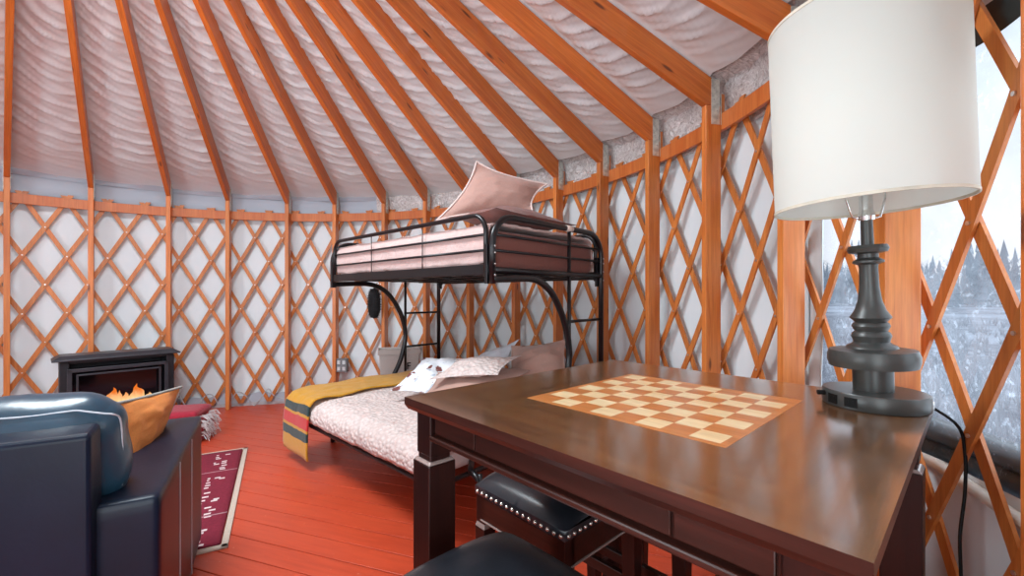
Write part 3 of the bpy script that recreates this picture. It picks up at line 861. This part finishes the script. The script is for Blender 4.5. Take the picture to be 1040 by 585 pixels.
M_MAUVE2 = fab('taupe rose pillow', (0.44, 0.265, 0.215))
M_CREAMF = fab('pale piping', (0.80, 0.66, 0.62))
def quilt_mat():
    m, nt, b = newmat('scalloped blush quilt'); v = coords(nt)
    vo = nt.nodes.new('ShaderNodeTexVoronoi'); nt.links.new(v, vo.inputs['Vector']); vo.inputs['Scale'].default_value = 38
    n = ntex(nt, v, 120, 3)
    col = mixc(nt, ramp(nt, vo.outputs['Distance'], 0.2, 0.75), (0.74, 0.63, 0.60), (0.62, 0.49, 0.46))
    nt.links.new(col, b.inputs['Base Color']); b.inputs['Roughness'].default_value = 0.9
    inv = ramp(nt, vo.outputs['Distance'], 0, 0.8, 1, 0)
    bump(nt, b, inv, 0.7, 0.012); return m
M_QUILT = quilt_mat()
def floral_mat():
    m, nt, b = newmat('white floral cotton'); v = coords(nt)
    vo = nt.nodes.new('ShaderNodeTexVoronoi'); nt.links.new(v, vo.inputs['Vector']); vo.inputs['Scale'].default_value = 9
    n = ntex(nt, v, 30, 3)
    ad = nt.nodes.new('ShaderNodeMath'); ad.operation = 'ADD'; nt.links.new(vo.outputs['Distance'], ad.inputs[0]); nt.links.new(ramp(nt, n, 0.3, 0.7, -0.12, 0.12), ad.inputs[1])
    col = mixc(nt, ramp(nt, ad.outputs[0], 0.26, 0.33, 1, 0), (0.80, 0.82, 0.86), (0.20, 0.06, 0.05))
    col = mixc(nt, ramp(nt, ntex(nt, v, 14, 2), 0.64, 0.70, 0, 0.7), col, (0.35, 0.40, 0.48))
    nt.links.new(col, b.inputs['Base Color']); b.inputs['Roughness'].default_value = 0.85; return m
M_FLORAL = floral_mat()

def bedpiece(name, mat, label, cat, c, d, r, bulge, n=18, wob=0.0, sd=0):
    g = G(); g.puff((0, 0, 0), d, r, bulge, n, wob=wob, sd=sd)
    o = g.done(name, mat, smooth=True, merge=True)
    o.location = BW2(*c); o.rotation_euler = (0, 0, BA)
    return tag(o, label, cat)
bedpiece('mattress', M_BROWN, 'brown-sheeted mattress on the upper bunk', 'mattress', (BW / 2 + 0.005, BL / 2, 1.487), (BW - 0.08, BL - 0.08, 0.22), 0.05, 0.0)
bedpiece('futon_mattress', fab('grey mattress', (0.5, 0.42, 0.40)), 'thick mattress of the lower futon under the blush quilt', 'mattress', (0.32, 0.94, 0.385), (1.28, 1.74, 0.13), 0.05, 0.0)

def sheet(name, mats, label, cat, prof, y0, y1, thick, nu=40, amp=0.006, fr=6, sd=0.0, stripe=None, skew=0.0, parent=None):
    """cloth swept along local y from a profile in local x-z, on the bunk's axes"""
    prof = [Vector((x, 0, z)) for x, z in prof]
    ln = [0.0]
    for a, b in zip(prof, prof[1:]): ln.append(ln[-1] + (b - a).length)
    def at(t):
        d = t * ln[-1]
        for i in range(len(ln) - 1):
            if d <= ln[i + 1] + 1e-9:
                k = (d - ln[i]) / max(1e-9, ln[i + 1] - ln[i]); return prof[i].lerp(prof[i + 1], k)
        return prof[-1]
    g = G(); nv = max(20, int(ln[-1] / 0.02))
    def fn(u, v):
        p = at(v); y = y0 + (y1 - y0) * u
        e = amp * nz(y * fr + sd, p.x * fr, p.z * fr)
        e2 = amp * 0.6 * nz(y * fr * 3, p.x * fr * 3 + sd, p.z * 8)
        return (p.x - abs(e) * 0.5 + 0.0, y + skew * v + e, p.z + e + e2)
    g.grid(nu, nv, fn)
    if stripe:
        for j in range(nv):
            d = (j + .5) / nv * ln[-1]
            m = 0
            for a, b, mi in stripe:
                if a <= d < b: m = mi
            for i in range(nu): g.m[j * nu + i] = m
    o = g.done(name, mats, smooth=True, merge=True)
    o.location = (BX, BY, 0); o.rotation_euler = (0, 0, BA)
    so = o.modifiers.new('solid', 'SOLIDIFY'); so.thickness = thick; so.offset = 0
    return tag(o, label, cat)
# pink comforter on the upper bunk, tucked inside the guard rail
sheet('comforter', M_PINK, 'pale pink comforter spread over the upper bunk and showing between its rails', 'comforter',
      [(0.026, 1.40), (0.018, 1.45), (0.016, 1.53), (0.020, 1.585), (0.04, 1.618), (0.12, 1.628), (0.5, 1.632), (1.0, 1.628), (1.066, 1.60), (1.072, 1.45)], 0.055, 1.85, 0.014, 60, 0.010, 9)
# quilt on the lower bed
sheet('quilt', M_QUILT, 'blush pink scalloped quilt spread over the lower futon and hanging over its edge', 'quilt',
      [(-0.360, 0.335), (-0.366, 0.36), (-0.360, 0.41), (-0.335, 0.445), (-0.28, 0.466), (-0.1, 0.475), (0.4, 0.478), (0.9, 0.47), (0.97, 0.44), (0.975, 0.34)], 0.02, 1.84, 0.018, 70, 0.012, 7, 3)
# striped wool blanket across the foot, hanging to the floor at the front
M_GOLD = fab('mustard wool', (0.56, 0.26, 0.012)); M_GREEN = fab('dark green wool', (0.012, 0.035, 0.035)); M_RED = fab('red wool', (0.55, 0.02, 0.022)); M_TAN = fab('dark binding', (0.06, 0.05, 0.03))
zz = [(-0.395, 0.085), (-0.402, 0.13), (-0.398, 0.25), (-0.392, 0.36), (-0.383, 0.44), (-0.345, 0.486), (-0.27, 0.502), (0.1, 0.507), (0.6, 0.51), (0.95, 0.50)]
hang = 0.0
bl = sheet('striped_blanket', [M_GOLD, M_GREEN, M_RED], 'mustard wool blanket with green and red stripes draped over the foot of the lower bed', 'blanket',
      zz, 1.41, 1.84, 0.012, 30, 0.012, 5, 8, stripe=[(0.130, 0.187, 1), (0.203, 0.283, 2), (0.299, 0.353, 1)])

def pillow(name, mats, label, cat, corners, thick, flange=0.0, n=26, wr=0.012, sd=0.0, pinch=0.06, piping=None, group=None, recess=0.0):
    """cushion hung between four corner points (world)"""
    c = [Vector(p) for p in corners]; ctr = (c[0] + c[1] + c[2] + c[3]) / 4
    lo = Vector((ctr.x, ctr.y, min(p.z for p in c)))
    N = ((c[1] - c[0]).cross(c[3] - c[0])).normalized()
    def base(u, v):
        p = c[0] * (1 - u) * (1 - v) + c[1] * u * (1 - v) + c[2] * u * v + c[3] * (1 - u) * v
        # edges curve inwards between the pointed corners
        eu = (u * 2 - 1); ev = (v * 2 - 1)
        k = pinch * ((1 - eu * eu) * ev * ev * ev * ev) ; k2 = pinch * ((1 - ev * ev) * eu * eu * eu * eu)
        m0 = (c[0] * (1 - u) + c[1] * u + c[3] * (1 - u) + c[2] * u) / 2
        m1 = (c[0] * (1 - v) + c[3] * v + c[1] * (1 - v) + c[2] * v) / 2
        p = p + (m0 - p) * k * 1.6 + (m1 - p) * k2 * 1.6
        return p
    g = G()
    for sg in (1, -1):
        def fn(u, v):
            if sg < 0: u = 1 - u
            fu = max(0.0, min(1.0, (min(u, 1 - u) - flange) / (0.5 - flange))); fv = max(0.0, min(1.0, (min(v, 1 - v) - flange) / (0.5 - flange)))
            b = (sin(pi / 2 * fu) ** 0.75) * (sin(pi / 2 * fv) ** 0.75)
            e = wr * (nz(u * 5 + sd, v * 5, sg) + 0.5 * nz(u * 13, v * 13 + sd, sg)) * (0.3 + b)
            return base(u, v) + N * (sg * thick / 2 * b + e * (1 if b > 0 else 0.5)) - lo
        g.grid(n, n, fn)
    o = g.done(name, mats, smooth=True, merge=True, loc=lo)
    if piping:
        g = G(); pts = []
        m = 24
        for i in range(m): pts.append(base(i / m, 0))
        for i in range(m): pts.append(base(1, i / m))
        for i in range(m): pts.append(base(1 - i / m, 1))
        for i in range(m + 1): pts.append(base(0, 1 - i / m))
        g.tube([p - lo for p in pts], 0.006, 8, False)
        g.done('piping', piping, o, smooth=True)
    return tag(o, label, cat, group)
# upper bunk pillows
pillow('pillow', M_BROWN, 'flat brown pillow lying at the near end of the upper bunk', 'pillow',
       [BW2(0.10, 0.07, 1.72), BW2(0.92, 0.07, 1.72), BW2(0.92, 0.52, 1.72), BW2(0.10, 0.52, 1.72)], 0.17, 0.02, sd=2)
pillow('pillow', M_MAUVE, 'large dusty pink pillow leaning upright on the upper bunk', 'pillow',
       [PX(443, 224, 2.72), PX(541, 214, 2.80), PX(556, 187, 2.98), PX(484, 164, 2.88)], 0.16, 0.05, sd=5, piping=M_CREAMF, pinch=0.10)
# lower bed pillows
pillow('pillow', M_MAUVE2, 'dusty rose pillow standing at the head of the lower bed by the near arch', 'pillow',
       [PX(512, 395, 2.86), PX(578, 385, 2.80), PX(576, 344, 3.02), PX(519, 351, 3.10)], 0.15, 0.06, sd=7, pinch=0.08)
pillow('pillow', M_MAUVE2, 'dusty rose pillow lying under the quilted sham next to the table corner', 'pillow',
       [PX(426, 406, 2.62), PX(505, 402, 2.45), PX(548, 372, 2.92), PX(442, 378, 3.05)], 0.14, 0.04, sd=17, pinch=0.08)
pillow('pillow', M_QUILT, 'blush scalloped pillow sham on top of the rose pillow on the lower bed', 'pillow',
       [PX(434, 386, 2.66), PX(506, 381, 2.50), PX(530, 361, 2.86), PX(464, 364, 3.10)], 0.09, 0.04, sd=9, pinch=0.10)
pillow('pillow', fab('pale grey cotton', (0.60, 0.61, 0.66)), 'pale grey pillow with a pointed corner behind the scalloped sham', 'pillow',
       [PX(462, 384, 3.15), PX(512, 378, 2.98), PX(528, 344, 3.14), PX(478, 364, 3.36)], 0.10, 0.03, sd=11, pinch=0.10)
pillow('pillow', M_FLORAL, 'white pillow with dark red flowers on the lower bed', 'pillow',
       [PX(396, 397, 2.95), PX(442, 404, 2.80), PX(494, 362, 3.20), PX(430, 363, 3.50)], 0.12, 0.03, wr=0.03, sd=13, pinch=0.08)

# ------------------------------------------------------------------ armchair
M_NAVY = plain('navy leather', (0.012, 0.046, 0.078), 0.30, 0, 0.25, 6, 0.25, 18, coat=0.0, spec=0.8, bd=0.006)  # bluer than the panels: backlight on the cushion is put into the colour
M_NAVYD = plain('navy leather panel', (0.0045, 0.009, 0.022), 0.36, 0, 0.2, 6, 0.08, 60, spec=0.22)
M_STITCH = plain('pale stitching', (0.45, 0.47, 0.52), 0.6)
AX, AY, AA = -1.02, 1.237, radians(120 - 90)
# local: +y forward (towards the stove), -x to the left along the back
ac = thing('armchair', 'navy blue leather armchair seen from behind, facing the stove', 'armchair', (AX, AY, 0), AA)
AW = 1.02; AZ = 0.65
def aw(x, y, z): return Matrix.Rotation(AA, 3, 'Z') @ Vector((x, y, 0)) + Vector((AX, AY, z))
for x0 in (-0.20, -AW):
    g = G(); g.puff((x0 + 0.10, 0.48, (AZ + 0.06) / 2), (0.20, 0.96, AZ - 0.06), 0.018, 0.0, 16)
    o = g.done('arm', M_NAVYD, ac, smooth=True, merge=True)
    g = G(); e = 0.006
    for xx in (x0 + 0.016, x0 + 0.184):
        g.tube([(xx, 0.012, AZ - 0.006), (xx, 0.95, AZ - 0.006)], 0.0022, 6)
        for yy in (0.34, 0.62):
            if xx > x0 + 0.1: g.tube([(x0 + 0.2005, yy, 0.07), (x0 + 0.2005, yy, AZ - 0.02)], 0.0018, 6)
    g.tube([(x0 + 0.016, 0.008, AZ - 0.007), (x0 + 0.184, 0.008, AZ - 0.007)], 0.0022, 6)
    g.done('stitching', M_STITCH, o)
g = G(); bx0, bx1 = -AW + 0.135, -0.135
g.hexa([(bx0, -0.045, 0.06), (bx1, -0.045, 0.06), (bx1, 0.10, 0.06), (bx0, 0.10, 0.06)], [(bx0, -0.05, 0.862), (bx1, -0.05, 0.862), (bx1, 0.04, 0.875), (bx0, 0.04, 0.875)])
g.done('back_panel', M_NAVYD, ac, bevel=0.014, segs=4)
g = G(); R = Matrix.Rotation(radians(9), 3, 'X')
g.puff(((bx0 + bx1) / 2 - 0.005, 0.145, 0.76), (bx1 - bx0 + 0.07, 0.23, 0.36), 0.11, 0.012, 30, R=R, wob=0.012, sd=4)
o = g.done('back_cushion', M_NAVY, ac, smooth=True, merge=True)
g = G()
pts = []
for i in range(41):
    u = i / 40; x = bx0 - 0.02 + (bx1 - bx0 + 0.045) * u
    pts.append(Vector((x, 0.045 + 0.006 * sin(u * 9), 0.908 + 0.006 * nz(u * 7, 2) - 0.02 * max(0, u - 0.9) * 10)))
pts += [Vector((bx1 + 0.030, 0.085, 0.865)), Vector((bx1 + 0.030, 0.105, 0.80)), Vector((bx1 + 0.030, 0.11, 0.72)), Vector((bx1 + 0.028, 0.11, 0.66))]
g.tube(spline(pts, 3), 0.0025, 6); g.done('seam', M_STITCH, o, smooth=True)
g = G(); g.puff(((bx0 + bx1) / 2, 0.58, 0.40), (AW - 0.42, 0.72, 0.20), 0.06, 0.02, 16)
g.done('seat_cushion', M_NAVY, ac, smooth=True, merge=True)
g = G(); g.box(((bx0 + bx1) / 2, 0.5, 0.19), (AW - 0.42, 0.9, 0.24)); g.done('seat_base', M_NAVYD, ac, bevel=0.01)
for x in (-AW + 0.08, -0.08):
    for y in (0.08, 0.88):
        g = G(); g.lathe([(0, 0), (0.025, 0), (0.03, 0.065), (0, 0.065)], 16, (x, y, 0)); g.done('foot', M_MAH, ac)
# orange cushion on the chair
M_ORANGE = fab('tan orange cushion', (0.66, 0.22, 0.045), sheen=0.05, bs=0.15)
M_PIPEG = plain('grey cushion piping', (0.30, 0.30, 0.28), 0.8)
pillow('cushion', M_ORANGE, 'tan orange cushion with grey piping propped in the navy armchair', 'cushion',
       [PX(134, 480, 1.54), PX(160, 448, 1.86), PX(184, 393, 1.98), PX(113, 411, 1.54)], 0.085, 0.0, wr=0.007, sd=3, piping=M_PIPEG, pinch=0.02)

# ------------------------------------------------------------------ rug
def rug_mat():
    m, nt, b = newmat('maroon woven rug'); v = coords(nt)
    n = ntex(nt, v, 90, 3)
    col = mixc(nt, ramp(nt, n, 0.3, 0.7), (0.16, 0.006, 0.022), (0.23, 0.012, 0.035))
    mp = coords(nt, (1, 1, 1)); vo = nt.nodes.new('ShaderNodeTexVoronoi'); vo.distance = 'CHEBYCHEV'; nt.links.new(coords(nt, (16, 26, 1)), vo.inputs['Vector']); vo.inputs['Scale'].default_value = 1.0; vo.inputs['Randomness'].default_value = 0.55
    sep = nt.nodes.new('ShaderNodeSeparateXYZ'); nt.links.new(mp, sep.inputs[0])
    def mask(sock, c, w):
        s = nt.nodes.new('ShaderNodeMath'); s.operation = 'SUBTRACT'; nt.links.new(sock, s.inputs[0]); s.inputs[1].default_value = c
        a = nt.nodes.new('ShaderNodeMath'); a.operation = 'ABSOLUTE'; nt.links.new(s.outputs[0], a.inputs[0])
        l = nt.nodes.new('ShaderNodeMath'); l.operation = 'LESS_THAN'; nt.links.new(a.outputs[0], l.inputs[0]); l.inputs[1].default_value = w; return l.outputs[0]
    def mul(a, b_):
        x = nt.nodes.new('ShaderNodeMath'); x.operation = 'MULTIPLY'; nt.links.new(a, x.inputs[0]); nt.links.new(b_, x.inputs[1]); return x.outputs[0]
    # columns of small woven motifs
    mo = ramp(nt, vo.outputs['Distance'], 0.24, 0.27, 1, 0)
    for c in (-0.13, -0.40, -0.66, -0.92):
        col = mixc(nt, mul(mo, mask(sep.outputs[0], c, 0.05)), col, (0.72, 0.58, 0.58) if c in (-0.13, -0.66) else (0.10, 0.08, 0.14))
    for c in (0.36, 1.05): col = mixc(nt, mask(sep.outputs[1], c, 0.006), col, (0.42, 0.22, 0.24))
    nt.links.new(col, b.inputs['Base Color']); b.inputs['Roughness'].default_value = 0.95; bump(nt, b, n, 0.3, 0.003)
    return m
RA = atan2(1.318, -0.718) - pi / 2
rg = thing('rug', 'maroon woven rug with pale border and small motifs on the floor right of the armchair', 'rug', (-1.40, 2.08, 0), RA)
g = G()
g.grid(40, 50, lambda u, v: (-0.02 - 1.16 * u, 0.02 + 1.46 * v, 0.010 + 0.002 * nz(u * 6, v * 6)))
o = g.done('pile', rug_mat(), rg, smooth=True); so = o.modifiers.new('s', 'SOLIDIFY'); so.thickness = 0.007
M_RUGB = fab('rug border', (0.55, 0.44, 0.36), 80)
g = G()
for a, b in (((0, 0), (0, 1.5)), ((0, 0), (-1.2, 0)), ((0, 1.5), (-1.2, 1.5)), ((-1.2, 0), (-1.2, 1.5))):
    g.box(((a[0] + b[0]) / 2, (a[1] + b[1]) / 2, 0.007), (abs(a[0] - b[0]) + 0.03, abs(a[1] - b[1]) + 0.03, 0.012))
b = g.done('border', M_RUGB, rg, bevel=0.003); b['label'] = 'pale beige border'

# folded red woven blanket by the stove
M_REDW = fab('red woven wool', (0.36, 0.012, 0.035), 60, 0.4)
M_FRINGE = fab('grey white fringe', (0.62, 0.58, 0.58), 60)
fb = thing('folded_blanket', 'folded red woven blanket with pale fringe on the floor between armchair and stove', 'blanket', (-2.84, 3.62, 0), radians(14))
for i in range(4):
    g = G(); g.puff((0.01 * (i % 2), 0, 0.036 + 0.066 * i), (0.46 - 0.02 * i, 0.32, 0.068), 0.035, 0.0, 10, wob=0.006, sd=i)
    g.done('fold', M_REDW, fb, smooth=True, merge=True)
g = G()
for i in range(90):
    y = random.uniform(-0.15, 0.15); z = random.uniform(0.05, 0.22)
    p = Vector((0.215, y, z)); g.tube([p, p + Vector((0.03, random.uniform(-.01, .01), 0.0)), p + Vector((0.05 + random.uniform(0, .02), random.uniform(-.02, .02), -random.uniform(0.02, 0.06)))], 0.003, 4)
g.done('fringe', M_FRINGE, fb)

# ------------------------------------------------------------------ electric stove
M_IRON = plain('matt black steel', (0.020, 0.021, 0.026), 0.42, 0.3, 0.15)
M_IRON2 = plain('dark grey moulding', (0.045, 0.047, 0.058), 0.4, 0.3)
M_GLASSB = plain('smoked glass', (0.006, 0.006, 0.008), 0.08, 0, 0.1)
pL, pR = Vector((-3.79, 3.515, 0)), Vector((-3.217, 4.15, 0))
SW = (pR - pL).length; SA = atan2(pR.y - pL.y, pR.x - pL.x); SH = 0.69
sv = thing('electric_stove', 'black electric fireplace stove with flames glowing, standing by the left wall', 'stove', ((pL + pR) / 2), SA)
# local: +x right, -y front (towards the camera)
g = G(); SD = 0.27
def trap(z0, z1, e0, e1): 
    return ([(-SW/2 - e0, -e0 * 0.9, z0), (SW/2 + e0, -e0 * 0.9, z0), (SW/2 + e0, SD, z0), (-SW/2 - e0, SD, z0)], [(-SW/2 - e1, -e1 * 0.9, z1), (SW/2 + e1, -e1 * 0.9, z1), (SW/2 + e1, SD, z1), (-SW/2 - e1, SD, z1)])
g.hexa(*trap(SH - 0.022, SH - 0.008, 0.0, 0.0)); g.hexa(*trap(SH - 0.008, SH + 0.022, -0.004, -0.05))
g.done('top', M_IRON2, sv, bevel=0.004)
g = G(); ex = 0.045
bw = SW - 2 * ex
g.box((0, SD - 0.01, 0.36), (bw, 0.02, 0.64))
for sx in (-1, 1): g.box((sx * (bw / 2 - 0.03), (SD + 0.03) / 2, 0.36), (0.06, SD - 0.03, 0.60))
g.box((0, (SD + 0.05) / 2, 0.655), (bw, SD - 0.05, 0.03)); g.box((0, (SD + 0.03) / 2, 0.12), (bw, SD - 0.03, 0.16))
g.done('body', M_IRON, sv, bevel=0.006)
g = G(); fz0, fz1 = 0.19, 0.60; fw = bw / 2 - 0.045
for (x0, x1, z0, z1) in ((-fw, fw, fz1 - 0.03, fz1), (-fw, fw, fz0, fz0 + 0.03), (-fw, -fw + 0.03, fz0, fz1), (fw - 0.03, fw, fz0, fz1),
                         (-fw + 0.055, fw - 0.055, fz1 - 0.065, fz1 - 0.05), (-fw + 0.055, -fw + 0.07, fz0 + 0.05, fz1 - 0.05), (fw - 0.07, fw - 0.055, fz0 + 0.05, fz1 - 0.05)):
    g.box(((x0 + x1) / 2, 0.022, (z0 + z1) / 2), (x1 - x0, 0.016, z1 - z0))
g.done('door_frame', M_IRON2, sv, bevel=0.003)
g = G(); g.box((0, 0.10, 0.395), (2 * fw, 0.01, 0.41)); g.done('screen', M_GLASSB, sv)
def flame_mat():
    m = bpy.data.materials.new('electric flames'); m.use_nodes = True; nt = m.node_tree; nt.nodes.clear()
    out = nt.nodes.new('ShaderNodeOutputMaterial'); e = nt.nodes.new('ShaderNodeEmission')
    v = coords(nt); sep = nt.nodes.new('ShaderNodeSeparateXYZ'); nt.links.new(v, sep.inputs[0])
    n = ntex(nt, coords(nt, (1, 1, 0.5)), 26, 3, 0.6, 0.8)
    ad = nt.nodes.new('ShaderNodeMath'); ad.operation = 'MULTIPLY_ADD'; nt.links.new(n, ad.inputs[0]); ad.inputs[1].default_value = 0.09; nt.links.new(sep.outputs[2], ad.inputs[2])
    f = ramp(nt, ad.outputs[0], 0.29, 0.41)
    col = mixc(nt, f, (1.0, 0.72, 0.34), (0.75, 0.16, 0.02))
    nt.links.new(col, e.inputs[0]); e.inputs[1].default_value = 1.1; nt.links.new(e.outputs[0], out.inputs[0]); return m
M_FLAME = flame_mat()
M_LOG = plain('charred log', (0.05, 0.035, 0.03), 0.9, 0, 0.5, 30, 0.8, 30)
M_EMBER = bpy.data.materials.new('ember'); M_EMBER.use_nodes = True
M_EMBER.node_tree.nodes['Principled BSDF'].inputs['Base Color'].default_value = (0.3, 0.03, 0.01, 1)
M_EMBER.node_tree.nodes['Principled BSDF'].inputs['Emission Color'].default_value = (1, 0.25, 0.05, 1); M_EMBER.node_tree.nodes['Principled BSDF'].inputs['Emission Strength'].default_value = 0.5
def flame(x, z, w, h, sd):
    g = G()
    def fn(u, v):
        wv = w * (1 - v) ** 0.7 * (0.45 + 0.9 * sin(pi * min(1, v * 0.8 + 0.2))) * 0.6
        a = u * 2 * pi
        return (x + wv * cos(a) + 0.25 * w * nz(v * 3, sd), 0.075 + 0.008 * sin(a), z + h * v + 0.01 * nz(u * 3, v * 3 + sd))
    g.grid(14, 16, fn); return g.done('flame', M_FLAME, sv, smooth=True, merge=True)
for (x, z, w, h, sd) in ((-0.045, 0.265, 0.075, 0.13, 1), (0.115, 0.265, 0.085, 0.14, 2), (0.04, 0.26, 0.05, 0.08, 3), (0.205, 0.255, 0.055, 0.06, 4), (-0.14, 0.25, 0.05, 0.05, 5), (-0.005, 0.265, 0.035, 0.10, 7)):
    flame(x, z, w, h, sd)
for (x0, x1, z, r) in ((-0.22, 0.02, 0.245, 0.022), (-0.02, 0.26, 0.24, 0.024), (0.10, 0.30, 0.262, 0.016)):
    g = G(); g.tube([(x0 + (x1 - x0) * i / 8, 0.055 + 0.01 * sin(i), z + 0.012 * nz(i * .7, x0 * 9) ) for i in range(9)], [r * (0.8 + 0.3 * abs(nz(i, z * 9))) for i in range(9)], 9); g.done('log', M_LOG, sv, smooth=True)
g = G()
for i in range(30):
    x = random.uniform(-0.25, 0.3); g.puff((x, 0.045, 0.235 + random.uniform(0, 0.02)), (0.02, 0.015, 0.012), 0.006, 0, 3)
g.done('ember', M_EMBER, sv)
for sx in (-1, 1):
    g = G(); g.box((sx * (bw / 2 - 0.04), 0.05, 0.02), (0.07, 0.06, 0.05)); g.box((sx * (bw / 2 - 0.04), SD - 0.03, 0.02), (0.07, 0.05, 0.05)); g.done('foot', M_IRON, sv, bevel=0.004)

# ------------------------------------------------------------------ small things by the wall
# storage bin behind the foot of the bed
M_BIN = fab('beige canvas bin', (0.52, 0.46, 0.43))
bn = thing('storage_bin', 'beige canvas storage bin on the floor behind the bunk ladder', 'bin', (-1.16, 4.40, 0), radians(16))
g = G()
def binw(z0, z1, t):
    k0 = 0.165 + 0.035 * z0 / 0.69; k1 = 0.165 + 0.035 * z1 / 0.69
    g.hexa([(-k0, -k0 * .6, z0), (k0, -k0 * .6, z0), (k0, k0 * .6, z0), (-k0, k0 * .6, z0)], [(-k1, -k1 * .6, z1), (k1, -k1 * .6, z1), (k1, k1 * .6, z1), (-k1, k1 * .6, z1)])
binw(0.0, 0.66, 0); g.done('body', M_BIN, bn, bevel=0.012)
g = G()
for sx, sy, dx, dy in ((0, -1, 0.42, 0.012), (0, 1, 0.42, 0.012), (-1, 0, 0.012, 0.26), (1, 0, 0.012, 0.26)):
    g.box((sx * 0.203, sy * 0.124, 0.655), (dx, dy, 0.05))
g.done('rim', M_BIN, bn, bevel=0.005)
cu = bpy.data.curves.new('lettering', 'FONT'); cu.body = 'IF'; cu.size = 0.10; cu.extrude = 0.001
tmp = bpy.data.objects.new('tmp', cu); cu.materials.append(M_SOCK)
lm = bpy.data.meshes.new_from_object(tmp); bpy.data.objects.remove(tmp)
to = bpy.data.objects.new('lettering', lm); COL.objects.link(to); to.parent = bn; to.location = (0.04, -0.122, 0.48); to.rotation_euler = (pi / 2 - 0.05, 0, 0)
# fuzzy black duster on a post
M_FUZZ = plain('black fleece', (0.012, 0.012, 0.014), 0.95, 0, 0.3)
c = P(5.93, 2.985, 1.14)
fz_ = thing('fleece_duster', 'fuzzy black fleece duster hanging on the wall post behind the bunk', 'duster', c)
g = G(); random.seed(3)
g.lathe([(0.0, -0.17), (0.04, -0.15), (0.062, -0.08), (0.065, 0.02), (0.055, 0.10), (0.03, 0.15), (0.0, 0.17)], 20)
for i in range(900):
    t = random.random(); a = random.uniform(0, 2 * pi); z = -0.16 + 0.32 * t; r = 0.064 * (sin(pi * (0.08 + 0.84 * t)) ** 0.5)
    d = Vector((cos(a), sin(a), random.uniform(-.5, .3))); p = Vector((r * cos(a), r * sin(a), z)) - d * 0.005
    g.tube([p, p + d * random.uniform(0.008, 0.024)], [0.003, 0.0008], 3, False)
g.done('fleece', M_FUZZ, fz_)
g = G(); g.tube([(0, 0, 0.15), (0.0, 0.0, 0.20), (0.02, 0.05, 0.22)], 0.004, 8); g.done('hanging_loop', M_FUZZ, fz_, smooth=True)
# outlet box on the wall
c = P(5.14, 3.10, 0.0); c.z = 0.44
ob = thing('outlet_box', 'small grey outlet box with sockets low on the post beside the bed foot', 'outlet', c, -ang(5.14))
M_OB = plain('grey plastic', (0.17, 0.18, 0.19), 0.5)
g = G(); g.box((0, 0, 0), (0.12, 0.06, 0.15)); g.done('box', M_OB, ob, bevel=0.006)
g = G()
for x in (-0.028, 0.028):
    for z in (-0.035, 0.035): g.box((x, -0.032, z), (0.034, 0.006, 0.042))
g.done('sockets', plain('pale socket', (0.6, 0.62, 0.64), 0.4), ob, bevel=0.003)
# loose cable on the floor against the wall
g = G(); ctrl = [P(1.9, 3.12, 0.02)]
for i in range(14):
    ctrl.append(P(2.0 + i * 0.14, 3.10 + 0.03 * sin(i * 2.1), 0.10 + 0.09 * sin(i * 1.7)))
ctrl.append(P(4.4, 3.12, 0.03))
g.tube(spline(ctrl, 6), 0.006, 8)
tag(g.done('cable', plain('grey cable', (0.45, 0.45, 0.47), 0.5), smooth=True), 'loose grey cable looped low along the wall right of the stove', 'cable')

# ------------------------------------------------------------------ light
w = bpy.data.worlds.new('world'); SC.world = w; w.use_nodes = True; nt = w.node_tree
bg = nt.nodes['Background']
tc = nt.nodes.new('ShaderNodeTexCoord'); sp = nt.nodes.new('ShaderNodeSeparateXYZ'); nt.links.new(tc.outputs['Generated'], sp.inputs[0])
cn = ntex(nt, coords(nt, (1, 1, 3), 'Generated'), 2.5, 4)
col = mixc(nt, ramp(nt, sp.outputs[2], 0.0, 0.5), (0.93, 0.92, 0.93), (0.72, 0.82, 0.97))
col = mixc(nt, ramp(nt, cn, 0.4, 0.7, 0, 0.5), col, (0.97, 0.97, 1.0))
nt.links.new(col, bg.inputs[0]); bg.inputs[1].default_value = 0.95

def area(name, loc, rot, size, sy, power, col=(1, 1, 1), shape='RECTANGLE', spread=pi):
    L = bpy.data.lights.new(name, 'AREA'); L.shape = shape; L.size = size
    if shape in ('RECTANGLE', 'ELLIPSE'): L.size_y = sy
    L.energy = power; L.color = col; L.spread = spread
    o = bpy.data.objects.new(name, L); COL.objects.link(o); o.location = loc; o.rotation_euler = rot; return o
# daylight through the skylight dome
area('skylight_daylight', (CX, CY, liner_z(0.75) + 0.02), (0, 0, 0), 1.4, 1.4, 150, (0.82, 0.94, 1), 'DISK')
# daylight through the clear window on the right
p = P(15.1, 3.27, 1.38); a = ang(15.1)
area('window_daylight', p, (radians(90), 0, -a + pi), 1.2, 1.0, 8, (0.82, 0.94, 1))
# added fill lamp behind the camera, in front of closed canvas
p = P(19.5, 3.10, 1.2); a = ang(19.5)
area('added_rear_fill', p, (radians(88), 0, -a + pi), 1.4, 1.9, 46, (0.84, 0.95, 1))
p = P(27.0, 3.10, 1.35); a = ang(27)
area('added_left_fill', p, (radians(90), 0, -a + pi), 1.3, 1.2, 55, (0.80, 0.94, 1))  # added fill lamp from the rear left; the canvas has no window here

SC.view_settings.view_transform = 'Standard'; SC.view_settings.look = 'None'
SC.view_settings.gamma = 1.0; SC.view_settings.use_curve_mapping = False
SC.view_settings.exposure = 0.08
